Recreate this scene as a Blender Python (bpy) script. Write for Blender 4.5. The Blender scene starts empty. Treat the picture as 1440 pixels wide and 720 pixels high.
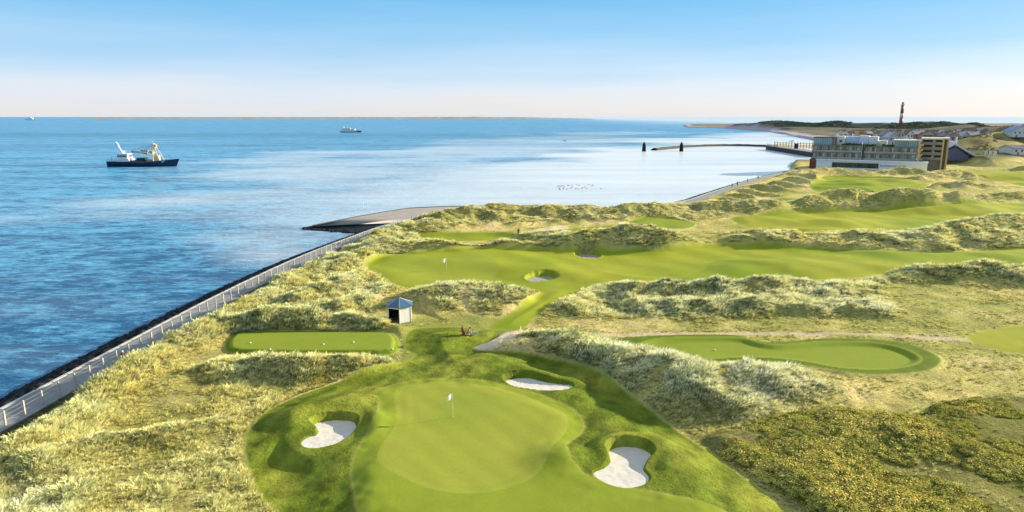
import bpy, bmesh, math, random
import numpy as np
from mathutils import Vector, Matrix

random.seed(7)
RNG = np.random.default_rng(7)
scene = bpy.context.scene
COL = scene.collection
R = math.radians

# ------------------------------------------------------------------ camera
CAM_H = 28.0
F = 960.0                       # focal length in photo pixels (24 mm)
PITCH = math.atan(196.0 / F)
CP, SP = math.cos(PITCH), math.sin(PITCH)
SEA = -1.8


def ray(px, py):
    x = (px - 720.0) / F
    y = -(py - 360.0) / F
    return np.array([x, CP + y * SP, -SP + y * CP])


def at(px, py, z=0.0):
    """world point at height z seen at photo pixel (px, py)"""
    d = ray(px, py)
    t = (z - CAM_H) / d[2]
    return np.array([d[0] * t, d[1] * t, z])


def at_d(px, py, dist):
    """world point seen at photo pixel at horizontal distance dist"""
    d = ray(px, py)
    t = dist / d[1]
    return np.array([d[0] * t, d[1] * t, CAM_H + d[2] * t])


cam_d = bpy.data.cameras.new("camera")
cam_d.sensor_width = 36.0
cam_d.lens = 36.0 * F / 1440.0
cam_d.clip_end = 90000
cam_d.clip_start = 1.0
cam = bpy.data.objects.new("camera", cam_d)
cam.location = (0, 0, CAM_H)
cam.rotation_euler = (math.pi / 2 - PITCH, 0, 0)
COL.objects.link(cam)
scene.camera = cam

# ------------------------------------------------------------------ light
SUN_EL, SUN_AZ = 17.0, 69.0     # azimuth measured clockwise from the view direction (+Y)
sun_d = bpy.data.lights.new("sun", 'SUN')
sun_d.energy = 9.5
sun_d.angle = R(0.6)
sun_d.color = (1.0, 0.86, 0.60)
sun = bpy.data.objects.new("sun", sun_d)
sv = Vector((math.sin(R(SUN_AZ)) * math.cos(R(SUN_EL)), math.cos(R(SUN_AZ)) * math.cos(R(SUN_EL)), math.sin(R(SUN_EL))))
sun.rotation_euler = sv.to_track_quat('Z', 'Y').to_euler()
sun.location = (200, 100, 120)
COL.objects.link(sun)

w = bpy.data.worlds.new("World")
scene.world = w
w.use_nodes = True
nt = w.node_tree
nt.nodes.clear()
N, L = nt.nodes.new, nt.links.new
out = N('ShaderNodeOutputWorld')
bg1 = N('ShaderNodeBackground'); bg2 = N('ShaderNodeBackground'); add = N('ShaderNodeAddShader')
sky = N('ShaderNodeTexSky')
sky.sky_type = 'NISHITA'
sky.sun_disc = False
sky.sun_elevation = R(SUN_EL)
sky.sun_rotation = R(SUN_AZ)
sky.dust_density = 0.6
sky.ozone_density = 2.0
bg1.inputs['Strength'].default_value = 0.028
L(sky.outputs[0], bg1.inputs['Color'])
tc = N('ShaderNodeTexCoord'); sep = N('ShaderNodeSeparateXYZ')
L(tc.outputs['Generated'], sep.inputs[0])
ramp = N('ShaderNodeValToRGB')
stops = [(0.0, (0.70, 0.71, 0.75)), (0.012, (0.72, 0.72, 0.76)), (0.035, (0.65, 0.72, 0.84)), (0.065, (0.46, 0.64, 0.85)),
         (0.105, (0.27, 0.54, 0.82)), (0.155, (0.13, 0.45, 0.78)), (0.30, (0.08, 0.33, 0.66)), (0.6, (0.36, 0.45, 0.54)), (1.0, (0.66, 0.63, 0.57))]  # upper stops, above the view, kept bright and neutral as added ambient fill
cr = ramp.color_ramp
cr.elements[0].position = 0.0; cr.elements[1].position = 1.0
for i, (p, c) in enumerate(stops):
    if i == 0: e = cr.elements[0]
    elif i == len(stops) - 1: e = cr.elements[-1]
    else: e = cr.elements.new(p)
    e.color = (*c, 1)
# faint high cirrus streaks low over the horizon
mp = N('ShaderNodeMapping'); mp.inputs['Scale'].default_value = (1.2, 1.2, 14)
L(tc.outputs['Generated'], mp.inputs[0])
nz = N('ShaderNodeTexNoise'); nz.inputs['Scale'].default_value = 2.2; nz.inputs['Detail'].default_value = 6
L(mp.outputs[0], nz.inputs['Vector'])
mm = N('ShaderNodeMath'); mm.operation = 'MULTIPLY_ADD'
L(nz.outputs[0], mm.inputs[0]); mm.inputs[1].default_value = 0.06
m2 = N('ShaderNodeMath'); m2.operation = 'SUBTRACT'; L(sep.outputs[2], m2.inputs[0]); m2.inputs[1].default_value = 0.03
L(m2.outputs[0], mm.inputs[2])
L(mm.outputs[0], ramp.inputs[0])
L(ramp.outputs[0], bg2.inputs['Color'])
bg2.inputs['Strength'].default_value = 1.0
L(bg1.outputs[0], add.inputs[0]); L(bg2.outputs[0], add.inputs[1]); L(add.outputs[0], out.inputs[0])

scene.view_settings.view_transform = 'Standard'
scene.view_settings.look = 'None'
scene.view_settings.exposure = 0
scene.render.engine = 'CYCLES'
scene.cycles.max_bounces = 5
scene.cycles.diffuse_bounces = 2
scene.cycles.glossy_bounces = 3
scene.cycles.transmission_bounces = 2


# ------------------------------------------------------------------ numpy noise
_tab = RNG.random((256, 256)).astype(np.float32)


def vnoise(x, y, s=0):
    xi = np.floor(x).astype(np.int64); yi = np.floor(y).astype(np.int64)
    fx = (x - xi).astype(np.float32); fy = (y - yi).astype(np.float32)
    fx = fx * fx * (3 - 2 * fx); fy = fy * fy * (3 - 2 * fy)
    a = (xi + 37 * s) & 255; b = (xi + 1 + 37 * s) & 255
    c = (yi + 91 * s) & 255; d = (yi + 1 + 91 * s) & 255
    return (_tab[a, c] * (1 - fx) + _tab[b, c] * fx) * (1 - fy) + (_tab[a, d] * (1 - fx) + _tab[b, d] * fx) * fy


def fbm(x, y, wl, octv=4, s=0, gain=0.5):
    """fractal noise, about -1..1, first wavelength wl in metres"""
    v = 0; a = 1.0; t = 0
    c, sn = math.cos(0.6), math.sin(0.6)
    X = x / wl; Y = y / wl
    for o in range(octv):
        v = v + a * (vnoise(X, Y, s + o) * 2 - 1); t += a
        a *= gain
        X, Y = (X * c - Y * sn) * 2.03 + 5.3, (X * sn + Y * c) * 2.03 + 1.7
    return v / t * 1.5


def sstep(a, b, v):
    t = np.clip((v - a) / (b - a), 0, 1)
    return t * t * (3 - 2 * t)


def smooth_poly(P, n=6):
    P = np.array(P, float); m = len(P); o = []
    for i in range(m):
        p0, p1, p2, p3 = P[i - 1], P[i], P[(i + 1) % m], P[(i + 2) % m]
        for k in range(n):
            t = k / n
            o.append(0.5 * ((2 * p1) + (-p0 + p2) * t + (2 * p0 - 5 * p1 + 4 * p2 - p3) * t * t + (-p0 + 3 * p1 - 3 * p2 + p3) * t ** 3))
    return np.array(o)


def sdf(x, y, P, reach=14.0):
    """signed distance to polygon, + inside; clipped to -reach outside its box"""
    P = np.asarray(P)
    res = np.full(x.shape, -reach, np.float32)
    box = (x > P[:, 0].min() - reach) & (x < P[:, 0].max() + reach) & (y > P[:, 1].min() - reach) & (y < P[:, 1].max() + reach)
    if not box.any(): return res
    xs = x[box].astype(np.float32); ys = y[box].astype(np.float32)
    d = np.full(xs.shape, 1e9, np.float32); ins = np.zeros(xs.shape, bool)
    n = len(P)
    for i in range(n):
        ax, ay = P[i]; bx, by = P[(i + 1) % n]
        ex, ey = bx - ax, by - ay
        l2 = ex * ex + ey * ey + 1e-12
        t = np.clip(((xs - ax) * ex + (ys - ay) * ey) / l2, 0, 1)
        dx = xs - (ax + t * ex); dy = ys - (ay + t * ey)
        d = np.minimum(d, dx * dx + dy * dy)
        if ay != by:
            c = ((ys < ay) != (ys < by)) & (xs < (bx - ax) * (ys - ay) / (by - ay) + ax)
            ins ^= c
    d = np.sqrt(d)
    res[box] = np.clip(np.where(ins, d, -d), -reach, None)
    return res


def wpoly(pts, z=0.0, n=5):
    P = np.array([at(px, py, z)[:2] for px, py in pts])
    return smooth_poly(P, n) if n > 1 else P


# ------------------------------------------------------------------ ground plan (world metres)
COAST = [(-53.5, 12), (-51.5, 40), (-50, 62), (-47.3, 104), (-43.5, 135), (-38.2, 160), (-33.5, 177)]
COAST_B = [(-25.5, 194), (-13, 206), (6, 210), (22, 209.5), (37, 213), (57.6, 230), (76, 259), (110.5, 313), (154, 372)]
FAR = [at(1150, 224, SEA)[:2], at(1170, 205, SEA)[:2], at(1142, 196, SEA)[:2], at(1130, 194.2, SEA)[:2], at(1108, 189.5, SEA)[:2],
       at(1080, 185, SEA)[:2], at(1050, 182.3, SEA)[:2], at(1010, 180.2, SEA)[:2], at(966, 179.2, SEA)[:2],
       (620, 2500), (5000, 3200), (5000, -200), (-53.5, -200)]
LAND = np.array([tuple(p) for p in COAST + COAST_B + FAR])
# promenade centre data: coast edge polyline used for path and fence
def polyline_smooth(P, n=8):
    P = np.array(P, float); o = []
    for i in range(len(P) - 1):
        p0 = P[max(i - 1, 0)]; p1 = P[i]; p2 = P[i + 1]; p3 = P[min(i + 2, len(P) - 1)]
        for k in range(n):
            t = k / n
            o.append(0.5 * ((2 * p1) + (-p0 + p2) * t + (2 * p0 - 5 * p1 + 4 * p2 - p3) * t * t + (-p0 + 3 * p1 - 3 * p2 + p3) * t ** 3))
    o.append(P[-1])
    return np.array(o)


EDGE = polyline_smooth(COAST + COAST_B, 8)
LAND = np.vstack([EDGE, np.array([tuple(p) for p in FAR])])
PW = 4.0                        # promenade width

APRON = wpoly([(345, 628), (352, 605), (372, 582), (410, 560), (455, 543), (520, 525), (565, 512), (585, 500), (570, 490), (575, 470), (600, 462),
               (660, 462), (700, 470), (690, 482), (665, 492), (700, 500), (760, 507), (820, 520), (862, 542), (905, 572), (960, 610), (1030, 660), (1110, 722),
               (1230, 830), (900, 1000), (600, 1000), (440, 800), (400, 720), (372, 690), (352, 660)])
COLLAR = wpoly([(530, 556), (560, 545), (610, 541), (660, 544), (710, 552), (765, 567), (805, 583), (822, 603), (815, 618), (800, 632), (797, 648),
                (808, 668), (835, 686), (900, 703), (990, 722), (1040, 760), (800, 900), (560, 860), (506, 740), (496, 690), (495, 655), (512, 628), (528, 600), (533, 575)])
GREEN = wpoly([(556, 562), (575, 551), (620, 547), (665, 551), (720, 562), (765, 577), (795, 592), (798, 612), (782, 635), (770, 660), (752, 682),
               (715, 697), (670, 706), (610, 700), (560, 680), (532, 660), (535, 640), (550, 620), (558, 598)])
TEE_L = wpoly([(318, 489), (326, 476), (345, 471), (430, 470), (535, 470), (556, 475), (560, 487), (550, 499), (480, 501), (400, 501), (330, 499)], n=3)
TEE_LI = wpoly([(322, 490), (332, 477), (360, 474), (440, 473), (530, 473), (552, 477), (556, 487), (545, 497), (480, 498), (400, 498), (335, 496)], n=3)
TEE_R = wpoly([(872, 484), (890, 477), (950, 474), (1030, 474), (1060, 481), (1090, 485), (1150, 480), (1220, 480), (1280, 488), (1318, 505),
               (1318, 518), (1290, 528), (1220, 532), (1150, 522), (1090, 515), (1020, 512), (950, 514), (900, 502)])
TEE_RI = wpoly([(898, 488), (930, 480), (1000, 478), (1045, 480), (1085, 489), (1150, 485), (1215, 485), (1262, 492), (1295, 507), (1288, 519), (1240, 526),
                (1180, 523), (1130, 514), (1060, 508), (980, 512), (930, 512), (908, 500)])
FAIR1 = wpoly([(513, 378), (522, 368), (545, 362), (600, 357), (660, 353), (720, 351), (790, 351), (860, 352), (930, 352), (985, 346), (1040, 344), (1110, 346),
               (1180, 349), (1250, 353), (1330, 356), (1440, 352), (1560, 350), (1600, 372), (1440, 376), (1360, 380), (1280, 384), (1200, 390), (1120, 394), (1050, 397), (990, 397),
               (930, 396), (880, 396), (845, 402), (815, 412), (785, 428), (755, 445), (735, 462), (690, 464), (700, 452), (730, 436), (752, 420), (755, 409), (700, 404), (650, 406),
               (600, 410), (570, 406), (540, 395)])
PGREEN2 = wpoly([(522, 377), (560, 365), (620, 360), (680, 362), (700, 375), (690, 392), (640, 400), (590, 404), (545, 393)])
FAIR2 = wpoly([(1028, 308), (1060, 304), (1110, 300), (1160, 298), (1230, 296), (1300, 294), (1370, 290), (1440, 285), (1560, 280), (1560, 300), (1440, 303), (1380, 308), (1330, 313),
               (1290, 320), (1230, 326), (1170, 329), (1110, 330), (1070, 326)])
GR3 = wpoly([(565, 333), (600, 329), (700, 327), (730, 333), (712, 338), (640, 339), (590, 341)])
GR4 = wpoly([(782, 326), (810, 321), (860, 317), (880, 321), (840, 328), (800, 332)])
GR5 = wpoly([(880, 315), (905, 310), (945, 309), (975, 314), (968, 320), (930, 322), (895, 321)])
GR6 = wpoly([(1138, 263), (1150, 252), (1165, 248), (1210, 248), (1270, 250), (1300, 258), (1303, 267), (1240, 270), (1190, 269), (1155, 270)])
GR7 = wpoly([(1352, 246), (1390, 242), (1450, 241), (1560, 241), (1560, 262), (1450, 262), (1410, 256)])
GR8 = wpoly([(1062, 281), (1090, 278), (1130, 279), (1125, 284), (1075, 285)])
GR9 = wpoly([(1360, 475), (1390, 464), (1440, 458), (1540, 455), (1560, 505), (1440, 498), (1390, 488)])
MOWN = [APRON, TEE_L, TEE_R, FAIR1, FAIR2, GR3, GR4, GR5, GR6, GR7, GR8, GR9]
SEMI = wpoly([(548, 505), (552, 470), (570, 452), (620, 446), (700, 448), (735, 462), (760, 468), (700, 474), (670, 486), (660, 500), (620, 520)])
GORSE = wpoly([(985, 622), (1010, 606), (1060, 600), (1110, 590), (1160, 585), (1230, 590), (1290, 590), (1310, 575), (1380, 563), (1440, 566), (1600, 570),
               (1700, 900), (1240, 830), (1135, 722), (1060, 664)])
SANDP = wpoly([(662, 489), (690, 477), (730, 472), (790, 470), (850, 470), (830, 475), (780, 480), (735, 488), (700, 496), (672, 496)])
TRACK = wpoly([(840, 470), (950, 467), (1100, 466), (1250, 470), (1400, 478), (1400, 482), (1250, 474), (1100, 470), (950, 471), (850, 475)])
BARE = wpoly([(345, 626), (352, 604), (372, 580), (410, 557), (455, 541), (478, 534), (479, 536), (455, 545), (410, 563), (376, 585), (358, 605), (352, 628), (362, 662), (352, 664)])
BARE2 = wpoly([(738, 330), (760, 322), (790, 318), (800, 324), (775, 332), (750, 338)])
BANK = [  # strongly hummocky marram
    wpoly([(0, 640), (120, 570), (300, 455), (420, 385), (560, 320), (640, 330), (560, 400), (480, 470), (310, 480), (200, 560), (120, 700), (60, 800), (-200, 900)]),
    wpoly([(780, 410), (860, 400), (960, 400), (1080, 400), (1200, 396), (1260, 392), (1240, 420), (1270, 445), (1100, 445), (960, 450), (840, 445), (765, 440)]),
    wpoly([(570, 300), (700, 285), (960, 290), (1030, 300), (960, 312), (800, 314), (640, 322), (580, 326)])]

# bunkers: (outline px, depth, lip)
BUNK = [
    ([(426, 620), (433, 611), (446, 607), (449, 599), (441, 591), (455, 586), (478, 584), (496, 587), (498, 597), (490, 608), (474, 618), (452, 624), (436, 625)], 1.0),
    ([(837, 667), (852, 658), (861, 647), (858, 633), (868, 626), (888, 625), (906, 630), (915, 640), (906, 650), (902, 660), (910, 673), (902, 682), (880, 686), (856, 680)], 1.2),
    ([(711, 536), (722, 531), (742, 530), (760, 535), (782, 540), (803, 543), (796, 548), (770, 550), (742, 547), (722, 543)], 1.0),
    ([(741, 391), (752, 387), (770, 386), (779, 390), (774, 394), (755, 396), (744, 395)], 1.0),
    ([(810, 359), (820, 356), (834, 357), (843, 361), (836, 364), (820, 363)], 0.9),
]
BUNKP = []

# dune ridges: (px, crest py, base py) along the crest; the third value of each ridge is its slope (run : rise)
RIDGES = [
    ([(300, 466, 478), (330, 456, 474), (370, 450, 471), (430, 445, 469), (490, 444, 469), (530, 448, 469), (560, 458, 471), (585, 470, 473)], 1.5),
    ([(240, 530, 540), (280, 510, 530), (320, 503, 532), (380, 500, 534), (440, 499, 533), (490, 500, 529), (530, 505, 523), (552, 512, 517)], 1.5),
    ([(570, 428, 440), (590, 410, 442), (630, 399, 443), (680, 401, 439), (720, 406, 434), (755, 415, 424)], 1.7),
    ([(668, 490, 496), (700, 480, 501), (740, 474, 506), (800, 476, 514), (850, 484, 528), (900, 498, 552), (960, 511, 580), (1030, 519, 596), (1100, 524, 588), (1160, 533, 566), (1195, 546, 554)], 2.0),
    ([(870, 506, 520), (920, 525, 552), (970, 545, 580), (1020, 565, 592), (1060, 580, 592)], 1.6),
    ([(550, 352, 358), (580, 344, 358), (620, 341, 358), (680, 339, 357), (730, 339, 355), (760, 344, 353), (790, 350, 353)], 1.6),
    ([(745, 332, 340), (770, 328, 345), (800, 332, 350), (830, 326, 352), (870, 319, 353), (910, 319, 353), (945, 325, 352), (970, 336, 350)], 1.7),
    ([(575, 326, 332), (600, 308, 326), (640, 298, 318), (690, 290, 314), (740, 289, 312), (790, 292, 313), (840, 294, 312), (890, 292, 311), (930, 289, 308), (970, 289, 300)], 2.0),
    ([(580, 326, 331), (640, 318, 326), (720, 315, 321), (790, 312, 317)], 1.8),
    ([(975, 290, 299), (1000, 285, 303), (1040, 283, 304), (1080, 280, 303), (1105, 284, 302), (1120, 290, 298)], 1.6),
    ([(1112, 290, 298), (1130, 282, 299), (1155, 272, 299), (1180, 266, 298), (1205, 267, 297), (1222, 280, 296), (1236, 272, 297), (1260, 267, 298), (1290, 266, 298), (1310, 269, 297), (1330, 279, 295), (1348, 270, 296), (1375, 271, 296), (1400, 282, 292)], 1.7),
    ([(1385, 274, 284), (1420, 271, 284), (1460, 268, 282), (1540, 267, 280)], 2.0),
    ([(1020, 338, 342), (1060, 330, 344), (1110, 329, 344), (1150, 335, 344), (1190, 329, 345), (1250, 326, 348), (1310, 321, 350), (1350, 313, 350), (1400, 303, 347), (1440, 305, 345), (1540, 300, 340)], 1.9),
    ([(1340, 341, 350), (1380, 331, 350), (1430, 324, 346), (1500, 324, 344)], 1.7),
    ([(1240, 388, 392), (1270, 382, 397), (1330, 377, 402), (1380, 373, 404), (1410, 380, 404), (1440, 373, 404), (1520, 371, 402)], 1.7),
    ([(1120, 243, 250), (1150, 237, 248), (1200, 238, 247), (1240, 240, 247), (1275, 237, 248), (1310, 244, 248)], 2.2),
    ([(1290, 250, 254), (1320, 241, 253), (1350, 240, 252), (1372, 250, 254)], 2.2),
    ([(1310, 236, 243), (1360, 231, 242), (1430, 233, 242), (1540, 232, 242)], 2.4),
    ([(1300, 262, 266), (1360, 256, 266), (1400, 261, 266)], 2.0),
    ([(395, 435, 442), (430, 415, 432), (470, 400, 420), (510, 385, 399)], 1.8),
    ([(480, 440, 446), (520, 420, 435), (560, 405, 418)], 1.8),
    ([(470, 384, 390), (505, 360, 378), (540, 343, 362), (575, 334, 348)], 1.8),
    ([(860, 409, 413), (960, 399, 418), (1040, 399, 420), (1120, 397, 416), (1200, 402, 410)], 1.6),
    ([(930, 433, 437), (1040, 426, 443), (1120, 428, 445), (1240, 438, 446)], 1.6),
    ([(120, 560, 574), (170, 528, 548), (230, 496, 514), (290, 470, 486)], 1.8),
    ([(60, 650, 668), (150, 615, 640), (230, 600, 622), (300, 590, 606)], 2.2),
]
# small berms slanting back from the promenade beyond the bay
for k in range(9):
    p = 965 + 19 * k
    y0 = 292 - 5.6 * k
    RIDGES.append(([(p, y0, y0 + 2), (p + 16, y0 - 3.5, y0 + 4), (p + 40, y0 + 1, y0 + 6.5), (p + 66, y0 + 5, y0 + 7)], 1.5))
RW = []
for pts, k in RIDGES:
    P = []
    for px, pc, pb in pts:
        yb = at(px, pb, 0)[1]
        d = ray(px, pc); sc = -d[2] / d[1]
        h = max((CAM_H - sc * yb) / (1 + k * sc), .05)
        yy = yb + k * h
        P.append((d[0] / d[1] * yy, yy, h))
    P = np.array(P); o = polyline_smooth(P, 4)
    hm = P[:, 2].max() * .6 + P[:, 2].mean() * .4
    RW.append((o, 1.25 * k * hm, 1.5 * k * hm))

FAR_R = [  # skyline: (px, py, dist)
    ([(966, 178.5, 1900), (985, 176.3, 1850), (1010, 175.2, 1800), (1040, 174.2, 1750), (1065, 172.5, 1650), (1090, 170, 1550), (1115, 171.5, 1450), (1135, 173, 1400),
      (1155, 173, 1350), (1180, 170.3, 1300), (1205, 172.8, 1250), (1240, 172.3, 1200), (1270, 173.5, 1180), (1310, 170.5, 1120), (1340, 173.5, 1050), (1352, 175.5, 1000),
      (1370, 173.5, 950), (1395, 178.5, 900), (1440, 177.5, 900), (1540, 177, 900), (1800, 178, 900)], 60, 90),
    ([(1345, 208, 520), (1365, 199, 530), (1390, 191, 540), (1415, 185, 560), (1440, 181.5, 560), (1500, 178, 560), (1700, 176, 560)], 38, 60),
    ([(1395, 220, 400), (1415, 216, 425), (1440, 213, 435), (1560, 205, 440)], 30, 40),
    ([(1060, 178, 1500), (1150, 179, 1250), (1230, 181, 1050), (1300, 182, 980)], 60, 60),
]
FRW = []
for pts, wn, wf in FAR_R:
    P = np.array([at_d(*p) for p in pts])
    FRW.append((polyline_smooth(P, 4), wn, wf))


def ridge_h(x, y, ridges, k=2.2):
    acc = np.zeros(x.shape, np.float32)
    for P, wn, wf in ridges:
        reach = 2.6 * max(wn, wf)
        box = (x > P[:, 0].min() - reach) & (x < P[:, 0].max() + reach) & (y > P[:, 1].min() - reach) & (y < P[:, 1].max() + reach)
        if not box.any(): continue
        xs = x[box]; ys = y[box]
        best = np.full(xs.shape, 1e9); hh = np.zeros(xs.shape); side = np.zeros(xs.shape)
        for i in range(len(P) - 1):
            ax, ay, ah = P[i]; bx, by, bh = P[i + 1]
            ex, ey = bx - ax, by - ay
            l2 = ex * ex + ey * ey + 1e-9
            t = np.clip(((xs - ax) * ex + (ys - ay) * ey) / l2, 0, 1)
            dx = xs - (ax + t * ex); dy = ys - (ay + t * ey)
            d = dx * dx + dy * dy
            m = d < best
            best = np.where(m, d, best); hh = np.where(m, ah + (bh - ah) * t, hh); side = np.where(m, dy, side)
        d = np.sqrt(best)
        wd = np.where(side < 0, wn, wf)
        v = hh * np.exp(-(d / wd) ** 1.55 * 1.9)
        acc[box] += np.maximum(v, 0) ** k
    return acc ** (1 / k)


def masks(x, y):
    M = {}
    M['land'] = sdf(x, y, LAND, 40)
    mo = np.full(x.shape, -14.0, np.float32)
    for p in MOWN: mo = np.maximum(mo, sdf(x, y, p))
    M['mown'] = mo
    M['apron'] = sdf(x, y, APRON); M['collar'] = sdf(x, y, COLLAR); M['green'] = sdf(x, y, GREEN)
    M['teeL'] = sdf(x, y, TEE_L); M['teeLi'] = sdf(x, y, TEE_LI); M['teeR'] = sdf(x, y, TEE_R); M['teeRi'] = sdf(x, y, TEE_RI)
    M['pg2'] = sdf(x, y, PGREEN2)
    M['gr5'] = np.maximum(sdf(x, y, GR5), sdf(x, y, GR4))
    M['gorse'] = sdf(x, y, GORSE); M['semi'] = sdf(x, y, SEMI)
    M['sand'] = sdf(x, y, SANDP); M['track'] = sdf(x, y, TRACK); M['bare'] = np.maximum(sdf(x, y, BARE), sdf(x, y, BARE2))
    bk = np.full(x.shape, -14.0, np.float32)
    for p in BANK: bk = np.maximum(bk, sdf(x, y, p))
    M['bank'] = bk
    return M


BUNK_Z = []


def bump(x, y, px, py, h, r, z=0):
    c = at(px, py, z)
    return h * np.exp(-((x - c[0]) ** 2 + (y - c[1]) ** 2) / (r * r))


def height0(x, y, M):
    land = M['land']
    mown = M['mown']
    wx = x + 1.6 * fbm(x, y, 9, 2, 11); wy = y + 1.6 * fbm(x, y, 9, 2, 23)
    rg = ridge_h(wx, wy, RW)
    rough = sstep(0.6, -2.2, mown)
    shelt = 1 - np.exp(-((x + 14.5) ** 2 + (y - 91) ** 2) / 20)
    near_coast = sstep(PW + .1, PW + 4.5, land)
    z = 0.28 * fbm(x, y, 34, 3, 5)
    rg = rg * (0.10 + 0.90 * sstep(1.0, -1.2, mown))
    z = z + rg * near_coast
    # hummocks of marram
    hum = np.abs(fbm(x, y, 7.5, 3, 31)) ; hum = 1 - hum * 1.6
    strong = sstep(-2, 3, M['bank']) * 0.75 + np.clip(rg, 0, 1.2) * 0.45
    z = z + rough * near_coast * (hum * (0.10 + 0.62 * strong) + 0.20 * fbm(x, y, 2.6, 3, 41) * (0.45 + strong)) * np.clip(shelt * 1.2 - .2, 0, 1)
    # dune shoulder beside the promenade
    sh = np.exp(-((land - (PW + 5.0)) / 2.6) ** 2) * (y < 205) + 0.8 * np.exp(-((land - (PW + 4.5)) / 3.0) ** 2) * (y >= 205)
    z = z + rough * sh * (1.0 + 0.8 * fbm(x, y, 14, 2, 51))
    # mown ground rolls gently
    roll = sstep(-1, 4, mown)
    g = sstep(0, 3.0, M['collar'])
    z = z + roll * ((0.45 + 1.2 * sstep(100, 150, y)) * np.maximum(fbm(x * .6, y, 16, 2, 61), -.45) + 0.10 * fbm(x, y, 6, 2, 63)) * (1 - 0.60 * g)
    ap = sstep(-1.0, 7.0, M['apron'])
    z = z + ap * 1.1
    z = z + sstep(-.5, 1.5, M['apron']) * (1 - g) * (0.18 * fbm(x, y, 3.2, 3, 66))
    z = z + bump(x, y, 425, 592, 0.9, 3.2) + bump(x, y, 505, 600, .8, 2.4) + bump(x, y, 935, 650, 1.1, 3.0) + bump(x, y, 700, 515, .6, 5) + bump(x, y, 790, 655, .6, 2.4)
    z = z - bump(x, y, 395, 675, .9, 4.5) - bump(x, y, 720, 640, .25, 6)
    # flat tees
    for k in ('teeL', 'teeR'):
        t = sstep(-.4, .9, M[k])
        z = z * (1 - t) + (0.55 if k == 'teeL' else 0.15) * t
    t = sstep(-.9, 0.1, M['teeR']) * (1 - sstep(.2, 1.4, M['teeRi']))
    z = z + 0.35 * t * (M['teeR'] > -1)
    z = np.where(z < -.3, -.3 - .5 * (1 - np.exp(np.minimum(z + .3, 0) / .5)), z)
    # gorse bank stands above the apron
    gz = sstep(-.5, 2.2, M['gorse'])
    z = z + gz * (0.9 + 0.55 * fbm(x, y, 7, 3, 71))
    # promenade bed and revetment
    pb = sstep(PW + .9, PW + .2, land)
    z = z * (1 - pb) + (-0.06) * pb
    z = np.where(land < 0.0, np.maximum(land * 0.36, -5) - .06, z)
    # land beyond the links
    far = sstep(380, 520, y)
    fr = ridge_h(x + 8 * fbm(x, y, 60, 2, 81), y, FRW, 3.0)
    if y.max() > 380:
        beach = np.clip(land, 0, 40) / 40
        zf = np.where(land > 0, 0.3 + 3.5 * beach + 0.8 * fbm(x, y, 60, 4, 83), z)
        zf = np.maximum(zf, 0) + 0
        zf = np.where(land > 0, zf + 0 + (1.0 + 0.12 * fr) * fbm(x, y, 45, 4, 85) * sstep(2, 30, land) * sstep(2, 9, fr), z)
        z = z * (1 - far) + zf * far
        z = np.where(land > 0, z + np.maximum(fr - z, 0) * sstep(0, 30, land) * sstep(372, 395, y), z)
        hotel = sstep(-6, 2, sdf(x, y, HOTEL_PAD, 30))
        z = z * (1 - hotel) + 0.2 * hotel
    return z


HOTEL_PAD = np.array([(159, 372), (238, 326), (262, 360), (270, 410), (190, 460), (172, 420)])


def init_bunkers():
    for i, (px, dep) in enumerate(BUNK):
        z = 0.3
        for _ in range(4):
            P = wpoly(px, z, 4); c = P.mean(0).reshape(1, 2)
            z = float(height0(c[:, 0], c[:, 1], masks(c[:, 0], c[:, 1]))[0]) - .35
        P = wpoly(px, z, 4)
        y0, y1 = P[:, 1].min(), P[:, 1].max()
        # floor tilts down away from the camera side: low front edge, tall back lip
        q = np.array([[P[:, 0].mean(), y0 - .3]]); gf = float(height0(q[:, 0], q[:, 1], masks(q[:, 0], q[:, 1]))[0])
        BUNKP.append((P, dep, min(gf, z + .45) - (.06 if i < 3 else .28), dep * .30 / (y1 - y0), y0))


def floor_z(i, x, y):
    P, dep, z0, sl, y0 = BUNKP[i]
    return z0 - sl * (y - y0)


def height(x, y, M):
    if not BUNKP: init_bunkers()
    z = height0(x, y, M)
    for i in range(len(BUNKP)):
        P, dep, z0, sl, y0 = BUNKP[i]
        s = sdf(x, y, P, 6)
        if s.max() < -5.9: continue
        far_side = sstep(P[:, 1].mean() - 1, P[:, 1].mean() + 1.5, y)
        e = sstep(-2.6 if i < 3 else -1.1, -.6 if i < 3 else -.3, s); z = z * (1 - e) + (z0 + (.20 if i > 2 else 0) + .10 + (.12 + .30 * dep) * far_side * (1 if i < 3 else .45)) * e
        t = sstep(-.26 - .14 * far_side, -.02, s)
        z = z * (1 - t) + (floor_z(i, x, y) - .12) * t
    return z


# ------------------------------------------------------------------ ground colour
def mix(a, b, t):
    return a * (1 - t[:, None]) + b * t[:, None]


C = lambda *v: np.array(v, float)


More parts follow.
